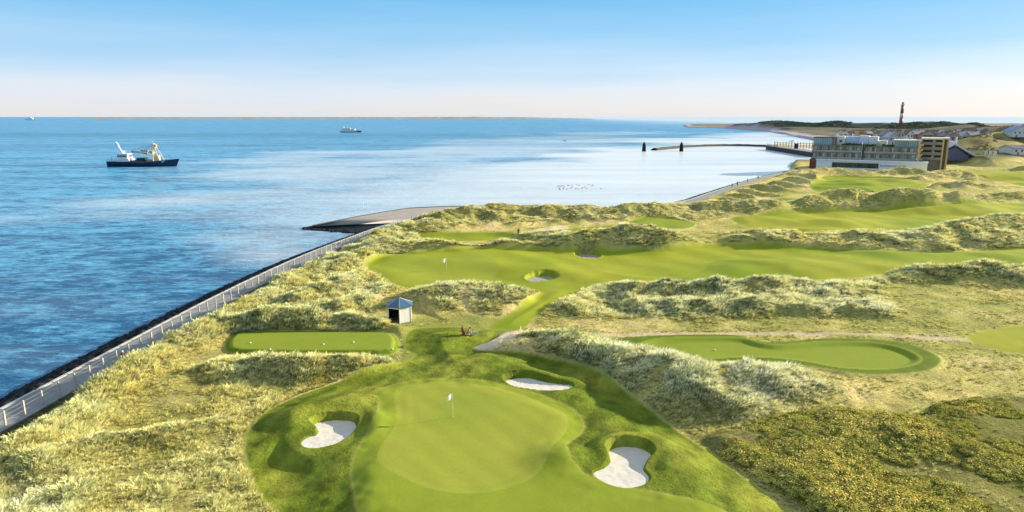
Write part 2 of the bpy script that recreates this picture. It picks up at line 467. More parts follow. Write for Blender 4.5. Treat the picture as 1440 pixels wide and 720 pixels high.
def colours(x, y, z, M):
    n1 = fbm(x, y, 22, 4, 101); n2 = fbm(x, y, 5, 4, 103); n3 = fbm(x, y, 1.2, 3, 105); n4 = fbm(x, y, 60, 3, 107)
    one = np.ones(x.shape)
    straw = mix(C(.47, .45, .17) * one[:, None], C(.30, .34, .09) * one[:, None], np.clip(.5 + n1 * .9, 0, 1))
    straw = mix(straw, C(.56, .50, .30) * one[:, None], np.clip(n2 * .9, 0, 1) * .7)
    straw = mix(straw, C(.20, .25, .08) * one[:, None], np.clip(-n2 * 1.1 - .1, 0, 1) * .8)
    dk = np.clip(sstep(-1, 3, M['bank']) + ((x < -8) & (y < 92)), 0, 1) * .75
    straw = mix(straw, C(.20, .235, .07) * one[:, None], dk * .8)
    straw = straw * 1.22
    c = straw * (1 + .22 * n3)[:, None]
    gr = mix(C(.30, .36, .085) * one[:, None], C(.20, .28, .06) * one[:, None], np.clip(.5 + n2, 0, 1))
    c = mix(c, gr * .85, sstep(-1.5, 1.5, M['semi'] + n2) * .85)
    # sandy tracks
    sandc = C(.74, .67, .50) * one[:, None] * (1 + .12 * n3)[:, None]
    c = mix(c, sandc, sstep(-.6, .6, M['sand'] + n2 * .8) * .85)
    c = mix(c, sandc * .8, sstep(-.3, .3, M['track'] + n2 * .3) * .7)
    c = mix(c, sandc * .95, sstep(-.3, .3, M['bare'] + n2 * .25) * .75)
    # gorse floor
    gf = mix(C(.18, .21, .05) * one[:, None], C(.30, .31, .11) * one[:, None], np.clip(n2 * 1.3 - .1, 0, 1) * .7)
    c = mix(c, gf, sstep(-.4, .6, M['gorse'] + n2 * .8))
    # fairway and greens
    fw = mix(C(.21, .34, .022) * one[:, None], C(.34, .41, .04) * one[:, None], np.clip(.5 + n1 * .8, 0, 1))
    stripe = np.sin((x * .55 + y * .28) * 1.1 + n1 * 1.5)
    fw = fw * (1 + .09 * stripe * (y > 100) + .05 * n3)[:, None]
    c = mix(c, fw, sstep(-.35, .35, M['mown'] + n2 * .35))
    apr = mix(C(.15, .235, .022) * one[:, None], C(.29, .36, .05) * one[:, None], np.clip(.35 + n2 * .9 + n1 * .4, 0, 1))
    apr = apr * (1 + .30 * n3 + .12 * np.sin((x - y * .5) * 1.8 + 2 * n2))[:, None]
    c = mix(c, apr, sstep(-.12, .12, M['apron'] + n3 * .15) * (1 - sstep(92, 100, y) * .6))
    apl = C(.13, .22, .02) * one[:, None] * (1 + .15 * n3)[:, None]
    for k, ki in (('teeL', 'teeLi'), ('teeR', 'teeRi')):
        c = mix(c, apl, sstep(-.15, .15, M[k]))
        c = mix(c, C(.24, .35, .04) * one[:, None] * (1 + .05 * n2 + .03 * n3)[:, None], sstep(-.05, .05, M[ki]))
    col = C(.25, .36, .035) * one[:, None] * (1 + .05 * n2 + .05 * n3)[:, None]
    c = mix(c, col, sstep(-.07, .07, M['collar']))
    ring = np.sin(M['green'] * 5.5)
    grn = mix(C(.34, .425, .058) * one[:, None], C(.28, .385, .05) * one[:, None], np.clip(.5 + n2 * .8, 0, 1)) * (1 + .03 * n3 + .05 * n2 + .035 * np.sin((x * .8 + y * .6) * 2.6 + n1) + .02 * ring * (M['green'] < 2.2))[:, None]
    c = mix(c, grn, sstep(-.05, .05, M['green']))
    edge = np.exp(-(M['collar'] / .16) ** 2)
    c = mix(c, C(.42, .44, .11) * one[:, None], edge * .5)
    c = mix(c, C(.29, .39, .045) * one[:, None], sstep(-.3, .3, M['pg2']) * .8)
    c = mix(c, C(.24, .35, .04) * one[:, None], sstep(-.5, .5, M['gr5']))
    # promenade bed, rocks, beach
    l = M['land']
    c = mix(c, C(.10, .11, .06) * one[:, None], sstep(PW + 2.6, PW + .3, l + n2 * .5) * (y < 240))  # dune foot darkened: its shade beside the path is painted in
    c = mix(c, C(.03, .035, .045) * one[:, None], sstep(.3, -.1, l) * (y < 385))
    # far ground
    far = np.maximum(sstep(395, 470, y), sstep(378, 396, y) * sstep(3, 5, z))
    fg = mix(C(.15, .145, .085) * one[:, None], C(.085, .105, .055) * one[:, None], np.clip(.5 + 1.2 * fbm(x, y, 70, 4, 111), 0, 1))
    fg = mix(fg, C(.30, .25, .17) * one[:, None], np.clip(fbm(x * .4, y, 40, 4, 113) * 1.4 - .35, 0, 1) * .6)
    fg = mix(fg, C(.42, .43, .45) * one[:, None], sstep(22, 10, l + 4 * fbm(x, y, 50, 3, 115)) * (y > 600))
    hill = sstep(.2, .6, 1 - np.abs(x - y * .76) / (y * .22)) * sstep(3, 6, z) * (y < 720)
    sk_ = fbm(x * .3 + y * .5, y * .3 - x * .5, 9, 3, 121)
    fg = mix(fg, C(.19, .195, .08) * one[:, None] * (1 + .8 * sk_)[:, None], hill * .9)
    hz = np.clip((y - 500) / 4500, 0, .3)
    fg = mix(fg, C(.42, .44, .46) * one[:, None], hz)  # distance haze mixed into the ground colour
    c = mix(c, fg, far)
    c[:, 0] *= 1.12; c[:, 1] *= .98
    mw = sstep(-.5, .5, M['mown'])[:, None]; c = c * (1 - .14 * mw)
    return np.clip(c, 0.01, .9)


# ------------------------------------------------------------------ materials
MATS = {}


def mat(name, col, rough=0.8, metal=0.0, noise=0.12, scale=3.0, spec=0.3, bump=0.0):
    if name in MATS: return MATS[name]
    m = bpy.data.materials.new(name); m.use_nodes = True
    t = m.node_tree; b = t.nodes['Principled BSDF']
    b.inputs['Roughness'].default_value = rough
    b.inputs['Metallic'].default_value = metal
    b.inputs['Specular IOR Level'].default_value = spec
    g = t.nodes.new('ShaderNodeNewGeometry')
    n = t.nodes.new('ShaderNodeTexNoise'); n.inputs['Scale'].default_value = scale; n.inputs['Detail'].default_value = 5
    t.links.new(g.outputs['Position'], n.inputs['Vector'])
    mx = t.nodes.new('ShaderNodeMix'); mx.data_type = 'RGBA'
    mx.inputs[6].default_value = (*[c * (1 - noise * 1.6) for c in col], 1)
    mx.inputs[7].default_value = (*[min(c * (1 + noise * 1.6), .95) for c in col], 1)
    t.links.new(n.outputs[0], mx.inputs[0]); t.links.new(mx.outputs[2], b.inputs['Base Color'])
    if bump:
        bp = t.nodes.new('ShaderNodeBump'); bp.inputs['Strength'].default_value = bump; bp.inputs['Distance'].default_value = .05
        t.links.new(n.outputs[0], bp.inputs['Height']); t.links.new(bp.outputs[0], b.inputs['Normal'])
    MATS[name] = m
    return m


def ground_mat():
    m = bpy.data.materials.new("turf_and_dune"); m.use_nodes = True
    t = m.node_tree; b = t.nodes['Principled BSDF']
    b.inputs['Roughness'].default_value = .9; b.inputs['Specular IOR Level'].default_value = .1
    a = t.nodes.new('ShaderNodeAttribute'); a.attribute_name = 'col'
    rg = t.nodes.new('ShaderNodeAttribute'); rg.attribute_name = 'rgh'
    g = t.nodes.new('ShaderNodeNewGeometry')
    n = t.nodes.new('ShaderNodeTexNoise'); n.inputs['Scale'].default_value = 2.8; n.inputs['Detail'].default_value = 8; n.inputs['Roughness'].default_value = .7
    n2 = t.nodes.new('ShaderNodeTexNoise'); n2.inputs['Scale'].default_value = .6; n2.inputs['Detail'].default_value = 8; n2.inputs['Roughness'].default_value = .72
    t.links.new(g.outputs['Position'], n.inputs['Vector']); t.links.new(g.outputs['Position'], n2.inputs['Vector'])
    # brightness factor
    mr = t.nodes.new('ShaderNodeMapRange'); mr.inputs[1].default_value = .3; mr.inputs[2].default_value = .7; mr.inputs[3].default_value = .62; mr.inputs[4].default_value = 1.38
    t.links.new(n.outputs[0], mr.inputs[0])
    mxf = t.nodes.new('ShaderNodeMix'); mxf.data_type = 'FLOAT'; mxf.inputs[2].default_value = 1.0
    k = t.nodes.new('ShaderNodeMath'); k.operation = 'MULTIPLY_ADD'; k.inputs[1].default_value = .85; k.inputs[2].default_value = .12
    t.links.new(rg.outputs['Fac'], k.inputs[0])
    t.links.new(k.outputs[0], mxf.inputs[0]); t.links.new(mr.outputs[0], mxf.inputs[3])
    vm = t.nodes.new('ShaderNodeVectorMath'); vm.operation = 'SCALE'
    t.links.new(a.outputs['Color'], vm.inputs[0]); t.links.new(mxf.outputs[0], vm.inputs['Scale'])
    t.links.new(vm.outputs[0], b.inputs['Base Color'])
    bp = t.nodes.new('ShaderNodeBump'); bp.inputs['Distance'].default_value = .5
    ks = t.nodes.new('ShaderNodeMath'); ks.operation = 'MULTIPLY_ADD'; ks.inputs[1].default_value = .8; ks.inputs[2].default_value = .06
    t.links.new(rg.outputs['Fac'], ks.inputs[0]); t.links.new(ks.outputs[0], bp.inputs['Strength'])
    ad = t.nodes.new('ShaderNodeMath'); ad.operation = 'ADD'; t.links.new(n.outputs[0], ad.inputs[0]); t.links.new(n2.outputs[0], ad.inputs[1])
    t.links.new(ad.outputs[0], bp.inputs['Height']); t.links.new(bp.outputs[0], b.inputs['Normal'])
    return m


def link(name, me, parent=None, loc=None):
    o = bpy.data.objects.new(name, me); COL.objects.link(o)
    if parent is not None: o.parent = parent
    if loc is not None: o.location = loc
    return o


def tag(o, label=None, cat=None, group=None, kind=None):
    if label: o['label'] = label
    if cat: o['category'] = cat
    if group: o['group'] = group
    if kind: o['kind'] = kind
    return o


def grid_mesh(name, X, Y, Z, faces_mask, normals, col, rgh, material):
    """mesh from a subset of the quads of a (rows, cols) grid"""
    r, c = X.shape
    idx = np.arange(r * c).reshape(r, c)
    q = np.stack([idx[:-1, :-1], idx[:-1, 1:], idx[1:, 1:], idx[1:, :-1]], -1).reshape(-1, 4)
    q = q[faces_mask.reshape(-1)]
    if len(q) == 0: return None
    used, inv = np.unique(q.reshape(-1), return_inverse=True)
    me = bpy.data.meshes.new(name)
    co = np.stack([X.reshape(-1)[used], Y.reshape(-1)[used], Z.reshape(-1)[used]], -1).astype(np.float32)
    me.vertices.add(len(used)); me.vertices.foreach_set('co', co.reshape(-1))
    me.loops.add(len(inv)); me.loops.foreach_set('vertex_index', inv.astype(np.int32))
    me.polygons.add(len(q)); me.polygons.foreach_set('loop_start', np.arange(0, len(inv), 4, dtype=np.int32))
    me.polygons.foreach_set('use_smooth', np.ones(len(q), bool))
    me.update(calc_edges=True)
    if col is not None:
        a = me.attributes.new('col', 'FLOAT_COLOR', 'POINT')
        cc = np.ones((len(used), 4), np.float32); cc[:, :3] = col[used]
        a.data.foreach_set('color', cc.reshape(-1))
    if rgh is not None:
        a = me.attributes.new('rgh', 'FLOAT', 'POINT'); a.data.foreach_set('value', rgh[used].astype(np.float32))
    if normals is not None:
        me.normals_split_custom_set_from_vertices([tuple(v) for v in normals[used]])
    me.materials.append(material)
    return me


def grid_normals(X, Y, Z):
    P = np.stack([X, Y, Z], -1)
    dx = np.gradient(P, axis=1); dy = np.gradient(P, axis=0)
    n = np.cross(dx, dy); n /= np.linalg.norm(n, axis=-1, keepdims=True)
    n[n[..., 2] < 0] *= -1
    return n.reshape(-1, 3)


GM = ground_mat()


def rows_near():
    ys = [24.0]
    while ys[-1] < 400:
        y = ys[-1]
        ys.append(y + min(max((y * y + CAM_H ** 2) / (CAM_H * F) * 1.3, .11), .85))
    return np.array(ys)


ys = rows_near()
ncol = 1150
u = np.linspace(-1, 1, ncol)
X = u[None, :] * (18 + ys[:, None] * 0.88) + 0
Y = np.repeat(ys[:, None], ncol, 1)
xf, yf = X.reshape(-1), Y.reshape(-1)
M = masks(xf, yf)
Zf = height(xf, yf, M)
Z = Zf.reshape(X.shape)
colr = colours(xf, yf, Zf, M)
rgh = sstep(.4, -.6, M['mown']) * (1 - .6 * sstep(-.5, .5, M['sand'])) * (1 - .5 * sstep(-1, 1, M['semi']))
rgh = np.maximum(rgh, .6 * (sstep(0, .3, M['apron']) * (1 - sstep(-.1, .1, M['collar'])) * (yf < 96)))
nor = grid_normals(X, Y, Z)
# region per quad
def qc(a):
    a = a.reshape(X.shape)
    return (a[:-1, :-1] + a[1:, 1:] + a[:-1, 1:] + a[1:, :-1]) / 4
land = qc(M['land'])
keep = land > -12
grnm = (qc(M['collar']) > 0) | (qc(M['pg2']) > 0) | (qc(M['gr5']) > 0)
teem = ((qc(M['teeL']) > 0) | (qc(M['teeR']) > 0)) & ~grnm
fairm = (qc(M['mown']) > 0) & ~grnm & ~teem
sandm = ((qc(M['sand']) > 0) | (qc(M['track']) > 0)) & ~fairm & ~grnm & ~teem
restm = ~(grnm | teem | fairm | sandm)
for nm, mk, lb in (('putting_green', grnm, None), ('tee_ground', teem, None), ('fairway', fairm, None), ('sand_track', sandm, None), ('dune_grassland', restm, None)):
    me = grid_mesh(nm, X, Y, Z, mk & keep, nor, colr, rgh, GM)
    if me:
        o = link(nm, me); tag(o, kind='structure')

# far ground
ysf = np.concatenate([np.arange(ys[-1], 620, 1.5), np.arange(620, 1300, 3.2), np.arange(1300, 2600, 8.0)])
nf = 620
xa = 120 + (ysf - 400) * .22; xa = np.maximum(xa - 20, 100)
xb = 380 + ysf * 1.0
tt = np.linspace(0, 1, nf)
XF = xa[:, None] + (xb - xa)[:, None] * tt[None, :]
YF = np.repeat(ysf[:, None], nf, 1)
xg, yg = XF.reshape(-1), YF.reshape(-1)
Mf = masks(xg, yg)
ZFf = height(xg, yg, Mf)
ZF = ZFf.reshape(XF.shape)
cf = colours(xg, yg, ZFf, Mf)
lf = Mf['land'].reshape(XF.shape)
kf = (lf[:-1, :-1] + lf[1:, 1:]) / 2 > -10
me = grid_mesh('headland', XF, YF, ZF, kf, grid_normals(XF, YF, ZF), cf, np.full(len(xg), .9), GM)
o = link('headland', me); tag(o, kind='structure')


def ground_z(x, y):
    xx = np.array([x], float); yy = np.array([y], float)
    return float(height(xx, yy, masks(xx, yy))[0])


def ground_at(px, py):
    """point of the ground seen at a photo pixel"""
    z = 0.0
    for _ in range(6):
        p = at(px, py, z); z = .5 * z + .5 * ground_z(p[0], p[1])
    return Vector((p[0], p[1], ground_z(p[0], p[1])))


# ------------------------------------------------------------------ mesh builder
class MB:
    def __init__(s):
        s.v = []; s.f = []

    def add(s, vs, fs):
        b = len(s.v); s.v += [tuple(v) for v in vs]; s.f += [tuple(b + i for i in f) for f in fs]
        return s

    def box(s, x0, x1, y0, y1, z0, z1, M=None):
        vs = [Vector(p) for p in ((x0, y0, z0), (x1, y0, z0), (x1, y1, z0), (x0, y1, z0), (x0, y0, z1), (x1, y0, z1), (x1, y1, z1), (x0, y1, z1))]
        if M: vs = [M @ v for v in vs]
        return s.add(vs, [(0, 3, 2, 1), (4, 5, 6, 7), (0, 1, 5, 4), (1, 2, 6, 5), (2, 3, 7, 6), (3, 0, 4, 7)])

    def tube(s, a, b, r0, r1=None, n=8):
        a = Vector(a); b = Vector(b); r1 = r0 if r1 is None else r1
        q = (b - a).to_track_quat('Z', 'Y')
        vs = []
        for p, r in ((a, r0), (b, r1)):
            for i in range(n):
                t = 2 * math.pi * i / n
                vs.append(p + q @ Vector((r * math.cos(t), r * math.sin(t), 0)))
        fs = [(i, (i + 1) % n, n + (i + 1) % n, n + i) for i in range(n)]
        fs += [tuple(range(n - 1, -1, -1)), tuple(range(n, 2 * n))]
        return s.add(vs, fs)

    def lathe(s, prof, n=16, c=(0, 0, 0), ang0=0.0):
        vs = []
        for r, z in prof:
            for i in range(n):
                t = 2 * math.pi * i / n + ang0
                vs.append((c[0] + r * math.cos(t), c[1] + r * math.sin(t), c[2] + z))
        fs = []
        for k in range(len(prof) - 1):
            for i in range(n):
                fs.append((k * n + i, k * n + (i + 1) % n, (k + 1) * n + (i + 1) % n, (k + 1) * n + i))
        fs += [tuple(range(n - 1, -1, -1)), tuple(range((len(prof) - 1) * n, len(prof) * n))]
        return s.add(vs, fs)

    def torus(s, c, R_, r, axis='Y', n=20, m=6):
        vs = []; fs = []
        for i in range(n):
            t = 2 * math.pi * i / n
            for j in range(m):
                p = 2 * math.pi * j / m
                rr = R_ + r * math.cos(p)
                a, b, h = rr * math.cos(t), rr * math.sin(t), r * math.sin(p)
                vs.append((c[0] + a, c[1] + h, c[2] + b) if axis == 'Y' else (c[0] + h, c[1] + a, c[2] + b))
        for i in range(n):
            for j in range(m):
                fs.append((i * m + j, ((i + 1) % n) * m + j, ((i + 1) % n) * m + (j + 1) % m, i * m + (j + 1) % m))
        return s.add(vs, fs)

    def prism(s, poly, z0, z1):
        n = len(poly)
        vs = [(p[0], p[1], z0) for p in poly] + [(p[0], p[1], z1) for p in poly]
        fs = [(i, (i + 1) % n, n + (i + 1) % n, n + i) for i in range(n)] + [tuple(range(n - 1, -1, -1)), tuple(range(n, 2 * n))]
        return s.add(vs, fs)

    def prism_x(s, poly, x0, x1):
        """polygon in y,z extruded along x"""
        n = len(poly)
        vs = [(x0, p[0], p[1]) for p in poly] + [(x1, p[0], p[1]) for p in poly]
        fs = [(i, (i + 1) % n, n + (i + 1) % n, n + i) for i in range(n)] + [tuple(range(n - 1, -1, -1)), tuple(range(n, 2 * n))]
        return s.add(vs, fs)

    def build(s, name, material, parent=None, loc=None, smooth=False, bevel=0.0):
        me = bpy.data.meshes.new(name); me.from_pydata(s.v, [], s.f)
        bm = bmesh.new(); bm.from_mesh(me); bmesh.ops.recalc_face_normals(bm, faces=bm.faces)
        if bevel: bmesh.ops.bevel(bm, geom=list(bm.edges), offset=bevel, segments=1, affect='EDGES')
        bm.to_mesh(me); bm.free()
        if smooth: me.polygons.foreach_set('use_smooth', [True] * len(me.polygons))
        me.materials.append(material)
        return link(name, me, parent, loc)


def empty(name, loc, rz=0, label=None, cat=None, group=None):
    o = bpy.data.objects.new(name, None); COL.objects.link(o)
    o.location = loc; o.rotation_euler = (0, 0, rz); o.empty_display_size = .5
    return tag(o, label, cat, group)


def kids(o): return [c for c in bpy.data.objects if c.parent == o]


def copy_tree(o, parent=None, **kw):
    c = o.copy(); COL.objects.link(c)
    if parent is not None: c.parent = parent
    for ch in kids(o): copy_tree(ch, c)
    return c


# ------------------------------------------------------------------ sea
def sea():
    ysr = [14.0]
    while ysr[-1] < 60000: ysr.append(ysr[-1] * 1.0125 + .15)
    ysr = np.array(ysr); n = 420
    uu = np.linspace(-1.9, 1.5, n)
    X = uu[None, :] * (25 + ysr[:, None]); Y = np.repeat(ysr[:, None], n, 1)
    xx, yy = X.reshape(-1), Y.reshape(-1)
    # screen independent description of calm water (world polygons); also masks the painted pale sheen
    def P(pts): return wpoly(pts, SEA, 4)
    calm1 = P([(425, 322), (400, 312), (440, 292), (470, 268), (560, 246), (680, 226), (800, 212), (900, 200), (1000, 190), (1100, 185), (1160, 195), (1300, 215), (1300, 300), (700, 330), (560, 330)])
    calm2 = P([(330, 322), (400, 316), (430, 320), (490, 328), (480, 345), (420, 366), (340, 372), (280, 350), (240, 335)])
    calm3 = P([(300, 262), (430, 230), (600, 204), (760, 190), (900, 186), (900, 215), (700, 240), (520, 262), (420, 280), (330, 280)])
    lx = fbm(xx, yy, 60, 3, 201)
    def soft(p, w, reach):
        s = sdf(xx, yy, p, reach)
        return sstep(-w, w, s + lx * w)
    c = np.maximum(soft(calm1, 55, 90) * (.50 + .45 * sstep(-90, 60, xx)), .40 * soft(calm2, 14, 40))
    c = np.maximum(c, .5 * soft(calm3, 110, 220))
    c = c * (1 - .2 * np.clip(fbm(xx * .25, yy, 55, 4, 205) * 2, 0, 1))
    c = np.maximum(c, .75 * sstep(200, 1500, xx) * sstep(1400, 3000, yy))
    # wake of the trawler: smooth dark lane
    tw = at(150, 233, SEA)
    wk = np.exp(-((yy - tw[1] - 3 - (tw[0] - xx) * .02) / 5.5) ** 2) * (xx < tw[0] + 6) * np.clip(1 - (tw[0] - xx) / 500, 0, 1)
    # deep blue lanes further out
    dl = np.exp(-((yy - 1120 + .05 * xx) / 150) ** 2) * .7 + np.exp(-((yy - 760 - .1 * xx) / 45) ** 2) * .55 * (xx < 200)
    dl = dl * np.clip(1 - (xx - 150) / 300, .15, 1)
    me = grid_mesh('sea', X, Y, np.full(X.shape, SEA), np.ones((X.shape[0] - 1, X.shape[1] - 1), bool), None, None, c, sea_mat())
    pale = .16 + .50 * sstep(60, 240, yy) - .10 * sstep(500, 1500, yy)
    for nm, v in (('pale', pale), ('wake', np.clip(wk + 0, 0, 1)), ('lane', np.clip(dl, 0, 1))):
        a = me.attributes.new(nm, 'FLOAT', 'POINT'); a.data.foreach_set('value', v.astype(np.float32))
    o = link('sea', me); tag(o, kind='structure')


def sea_mat():
    m = bpy.data.materials.new("sea_water"); m.use_nodes = True
    t = m.node_tree; b = t.nodes['Principled BSDF']; nn = t.nodes.new; lk = t.links.new
    A = {}
    for k in ('rgh', 'wake', 'lane', 'pale'):
        a = nn('ShaderNodeAttribute'); a.attribute_name = k; A[k] = a.outputs['Fac']
    g = nn('ShaderNodeNewGeometry')
    def noise(sx, sy, rot, scale, det, rough=.55):
        mp = nn('ShaderNodeMapping'); mp.inputs['Scale'].default_value = (sx, sy, 1); mp.inputs['Rotation'].default_value = (0, 0, R(rot))
        lk(g.outputs['Position'], mp.inputs[0])
        n = nn('ShaderNodeTexNoise'); n.inputs['Scale'].default_value = scale; n.inputs['Detail'].default_value = det; n.inputs['Roughness'].default_value = rough
        n.inputs['Distortion'].default_value = .35
        lk(mp.outputs[0], n.inputs['Vector']); return n.outputs[0]
    def math_(op, a, b_=None, c_=None, clamp=False):
        q = nn('ShaderNodeMath'); q.operation = op; q.use_clamp = clamp
        for i, v in enumerate((a, b_, c_)):
            if v is None: continue
            if isinstance(v, (int, float)): q.inputs[i].default_value = v
            else: lk(v, q.inputs[i])
        return q.outputs[0]
    n1 = noise(.62, 1.0, 7, .20, 10, .70)         # 3 m wind waves, crests roughly parallel to the view plane
    nB = noise(.30, 1.0, 4, .05, 10, .7)
    n2 = noise(.40, 1.0, -5, .85, 6, .66)        # ripples
    n3 = noise(.12, 1.0, 3, .05, 4)             # cat's paws and slicks
    n4 = noise(.5, 1.0, -14, .11, 3)            # gusts
    h = math_('ADD', math_('MULTIPLY', n1, 1.2), math_('MULTIPLY', n2, .60))
    ruff = math_('SUBTRACT', 1.0, A['rgh'])
    st = math_('MULTIPLY_ADD', ruff, .85, .07)
    st = math_('MULTIPLY', st, math_('MULTIPLY_ADD', n4, .8, .6))
    bp = nn('ShaderNodeBump'); bp.inputs['Distance'].default_value = .95
    lk(h, bp.inputs['Height']); lk(st, bp.inputs['Strength']); lk(bp.outputs[0], b.inputs['Normal'])
    # body colour: deep teal blue; near-white over the calm bay paints in reflected sky
    r1 = nn('ShaderNodeMix'); r1.data_type = 'RGBA'
    r1.inputs[6].default_value = (.001, .10, .27, 1); r1.inputs[7].default_value = (.12, .45, .76, 1)
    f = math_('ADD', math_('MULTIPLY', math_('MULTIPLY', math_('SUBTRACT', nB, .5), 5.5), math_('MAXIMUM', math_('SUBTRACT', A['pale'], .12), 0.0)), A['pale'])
    f = math_('MULTIPLY_ADD', math_('SUBTRACT', n1, .5), 3.6, f)  # wave noise paints light and dark ripples into the body colour
    f = math_('MULTIPLY_ADD', math_('SUBTRACT', n2, .5), 3.2, f, True)
    lk(f, r1.inputs[0])
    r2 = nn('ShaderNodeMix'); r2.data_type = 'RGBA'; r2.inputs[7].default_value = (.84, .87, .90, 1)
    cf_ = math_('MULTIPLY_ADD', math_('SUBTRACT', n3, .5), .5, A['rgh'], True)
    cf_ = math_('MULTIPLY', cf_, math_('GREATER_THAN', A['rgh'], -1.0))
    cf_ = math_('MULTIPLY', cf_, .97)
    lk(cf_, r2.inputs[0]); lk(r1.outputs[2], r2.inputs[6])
    r3 = nn('ShaderNodeMix'); r3.data_type = 'RGBA'; r3.inputs[7].default_value = (.01, .15, .25, 1)
    lk(math_('MAXIMUM', math_('MULTIPLY', A['wake'], 1.0), math_('MULTIPLY', A['lane'], .7)), r3.inputs[0]); lk(r2.outputs[2], r3.inputs[6])
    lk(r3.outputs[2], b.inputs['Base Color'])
    b.inputs['Roughness'].default_value = .24
    b.inputs['IOR'].default_value = 1.33
    b.inputs['Specular IOR Level'].default_value = .17
    return m


sea()

# ------------------------------------------------------------------ promenade
def offset_line(P, d):
    """shift an edge polyline inland by d (inland is to its right)"""
    T = np.gradient(P, axis=0); T /= np.linalg.norm(T, axis=1, keepdims=True)
    Nn = np.stack([T[:, 1], -T[:, 0]], -1)
    return P + Nn * d


def strip(name, P, d0, d1, z, material, kind='structure', thick=0.0):
    a = offset_line(P, d0); b = offset_line(P, d1); n = len(P)
    me = MB()
    vs = [(p[0], p[1], z) for p in a] + [(p[0], p[1], z) for p in b]
    fs = [(i, n + i, n + i + 1, i + 1) for i in range(n - 1)]
    if thick:
        vs += [(p[0], p[1], z - thick) for p in a] + [(p[0], p[1], z - thick) for p in b]
        fs += [(2 * n + i, i, i + 1, 2 * n + i + 1) for i in range(n - 1)] + [(n + i, 3 * n + i, 3 * n + i + 1, n + i + 1) for i in range(n - 1)]
    me.add(vs, fs)
    o = me.build(name, material)
    return tag(o, kind=kind) if kind else o


ED = EDGE[EDGE[:, 1] > 12]
m_path = mat('grey_asphalt_path', (.26, .28, .29), .9, noise=.18, scale=.7)
m_kerb = mat('pale_concrete_kerb', (.50, .51, .50), .8, noise=.15, scale=1.2)
strip('promenade', ED, .25, PW, 0.03, m_path, thick=.1)
strip('kerb', ED, -.12, .25, 0.09, m_kerb, thick=.3)

# ------------------------------------------------------------------ bastion (sloping revetment platform)
TOE = []


def bastion():
    px = [(425, 320.5, SEA - .1), (440, 317.5, -.95), (500, 305.5, -.9), (540, 298.5, -.95), (575, 293.2, -.9), (620, 291, -.8), (665, 290, -.8)]
    outer = [at(*p) for p in px]
    outer.append(np.array([10, outer[-1][1] + 1.0, -.9])); outer.append(np.array([22, 214, -.7]))
    inner = [at(540, 317.5, 0.0), np.array([-31.5, 181, 0]), np.array([-28.5, 187, 0]), np.array([-24.5, 194.5, 0]), np.array([-19, 201, 0]), np.array([-13, 206, 0]), np.array([-3, 209, 0]), np.array([10, 210.3, 0]), np.array([22, 209.7, 0])]
    inner[0] = np.array([-33.8, outer[1][1] - .5, 0.0])
    n = len(outer); vs = []; fs = []
    K = 5
    for i in range(n):
        for k in range(K):
            t = k / (K - 1)
            p = outer[i] * (1 - t) + inner[i] * t
            p[2] += .05
            vs.append(tuple(p))
    for i in range(n - 1):
        for k in range(K - 1):
            fs.append((i * K + k, (i + 1) * K + k, (i + 1) * K + k + 1, i * K + k + 1))
    top = MB().add(vs, fs)
    o = top.build('revetment_platform', mat('tan_grey_asphalt', (.40, .36, .33), .85, noise=.2, scale=.5), smooth=True); tag(o, kind='structure')
    # near face running down to the water, its shade put into a dark colour
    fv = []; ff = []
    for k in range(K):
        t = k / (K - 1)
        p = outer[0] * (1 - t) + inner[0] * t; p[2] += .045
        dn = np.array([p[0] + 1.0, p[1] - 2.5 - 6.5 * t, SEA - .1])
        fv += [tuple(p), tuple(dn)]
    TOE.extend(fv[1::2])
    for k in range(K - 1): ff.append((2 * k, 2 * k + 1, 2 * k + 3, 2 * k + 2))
    o = MB().add(fv, ff).build('revetment_slope', mat('shaded_asphalt', (.04, .06, .068), .95, noise=.3, scale=.4, spec=.0)); tag(o, kind='structure')
    # outer rim
    r = MB()
    for i in range(1, n - 1):
        r.tube(outer[i] + np.array([0, 0, .05]), outer[i + 1] + np.array([0, 0, .05]), .22, n=5)
    # skirt down to sea bed
    sk = MB(); vs = []
    for p in outer: vs += [(p[0], p[1], p[2] + .05), (p[0] - 1.0, p[1] + 1.5, SEA - .6)]
    sk.add(vs, [(2 * i, 2 * i + 1, 2 * i + 3, 2 * i + 2) for i in range(n - 1)])
    o = r.build('revetment_rim', mat('dark_stone', (.09, .085, .08), .8)); tag(o, kind='structure')
    o = sk.build('revetment_toe', mat('dark_stone', (.09, .085, .08), .8)); tag(o, kind='structure')
    return outer, inner


OUT, INN = bastion()

# ------------------------------------------------------------------ riprap rocks (uncountable): instances by geometry nodes
def ico_blob(r, seed, sub=1, squash=.7, rough=.3):
    bm = bmesh.new(); bmesh.ops.create_icosphere(bm, subdivisions=sub, radius=r)
    rr = random.Random(seed)
    for v in bm.verts:
        v.co *= 1 + rr.uniform(-rough, rough); v.co.z *= squash
    vs = [tuple(v.co) for v in bm.verts]; fs = [tuple(v.index for v in f.verts) for f in bm.faces]
    bm.free(); return vs, fs


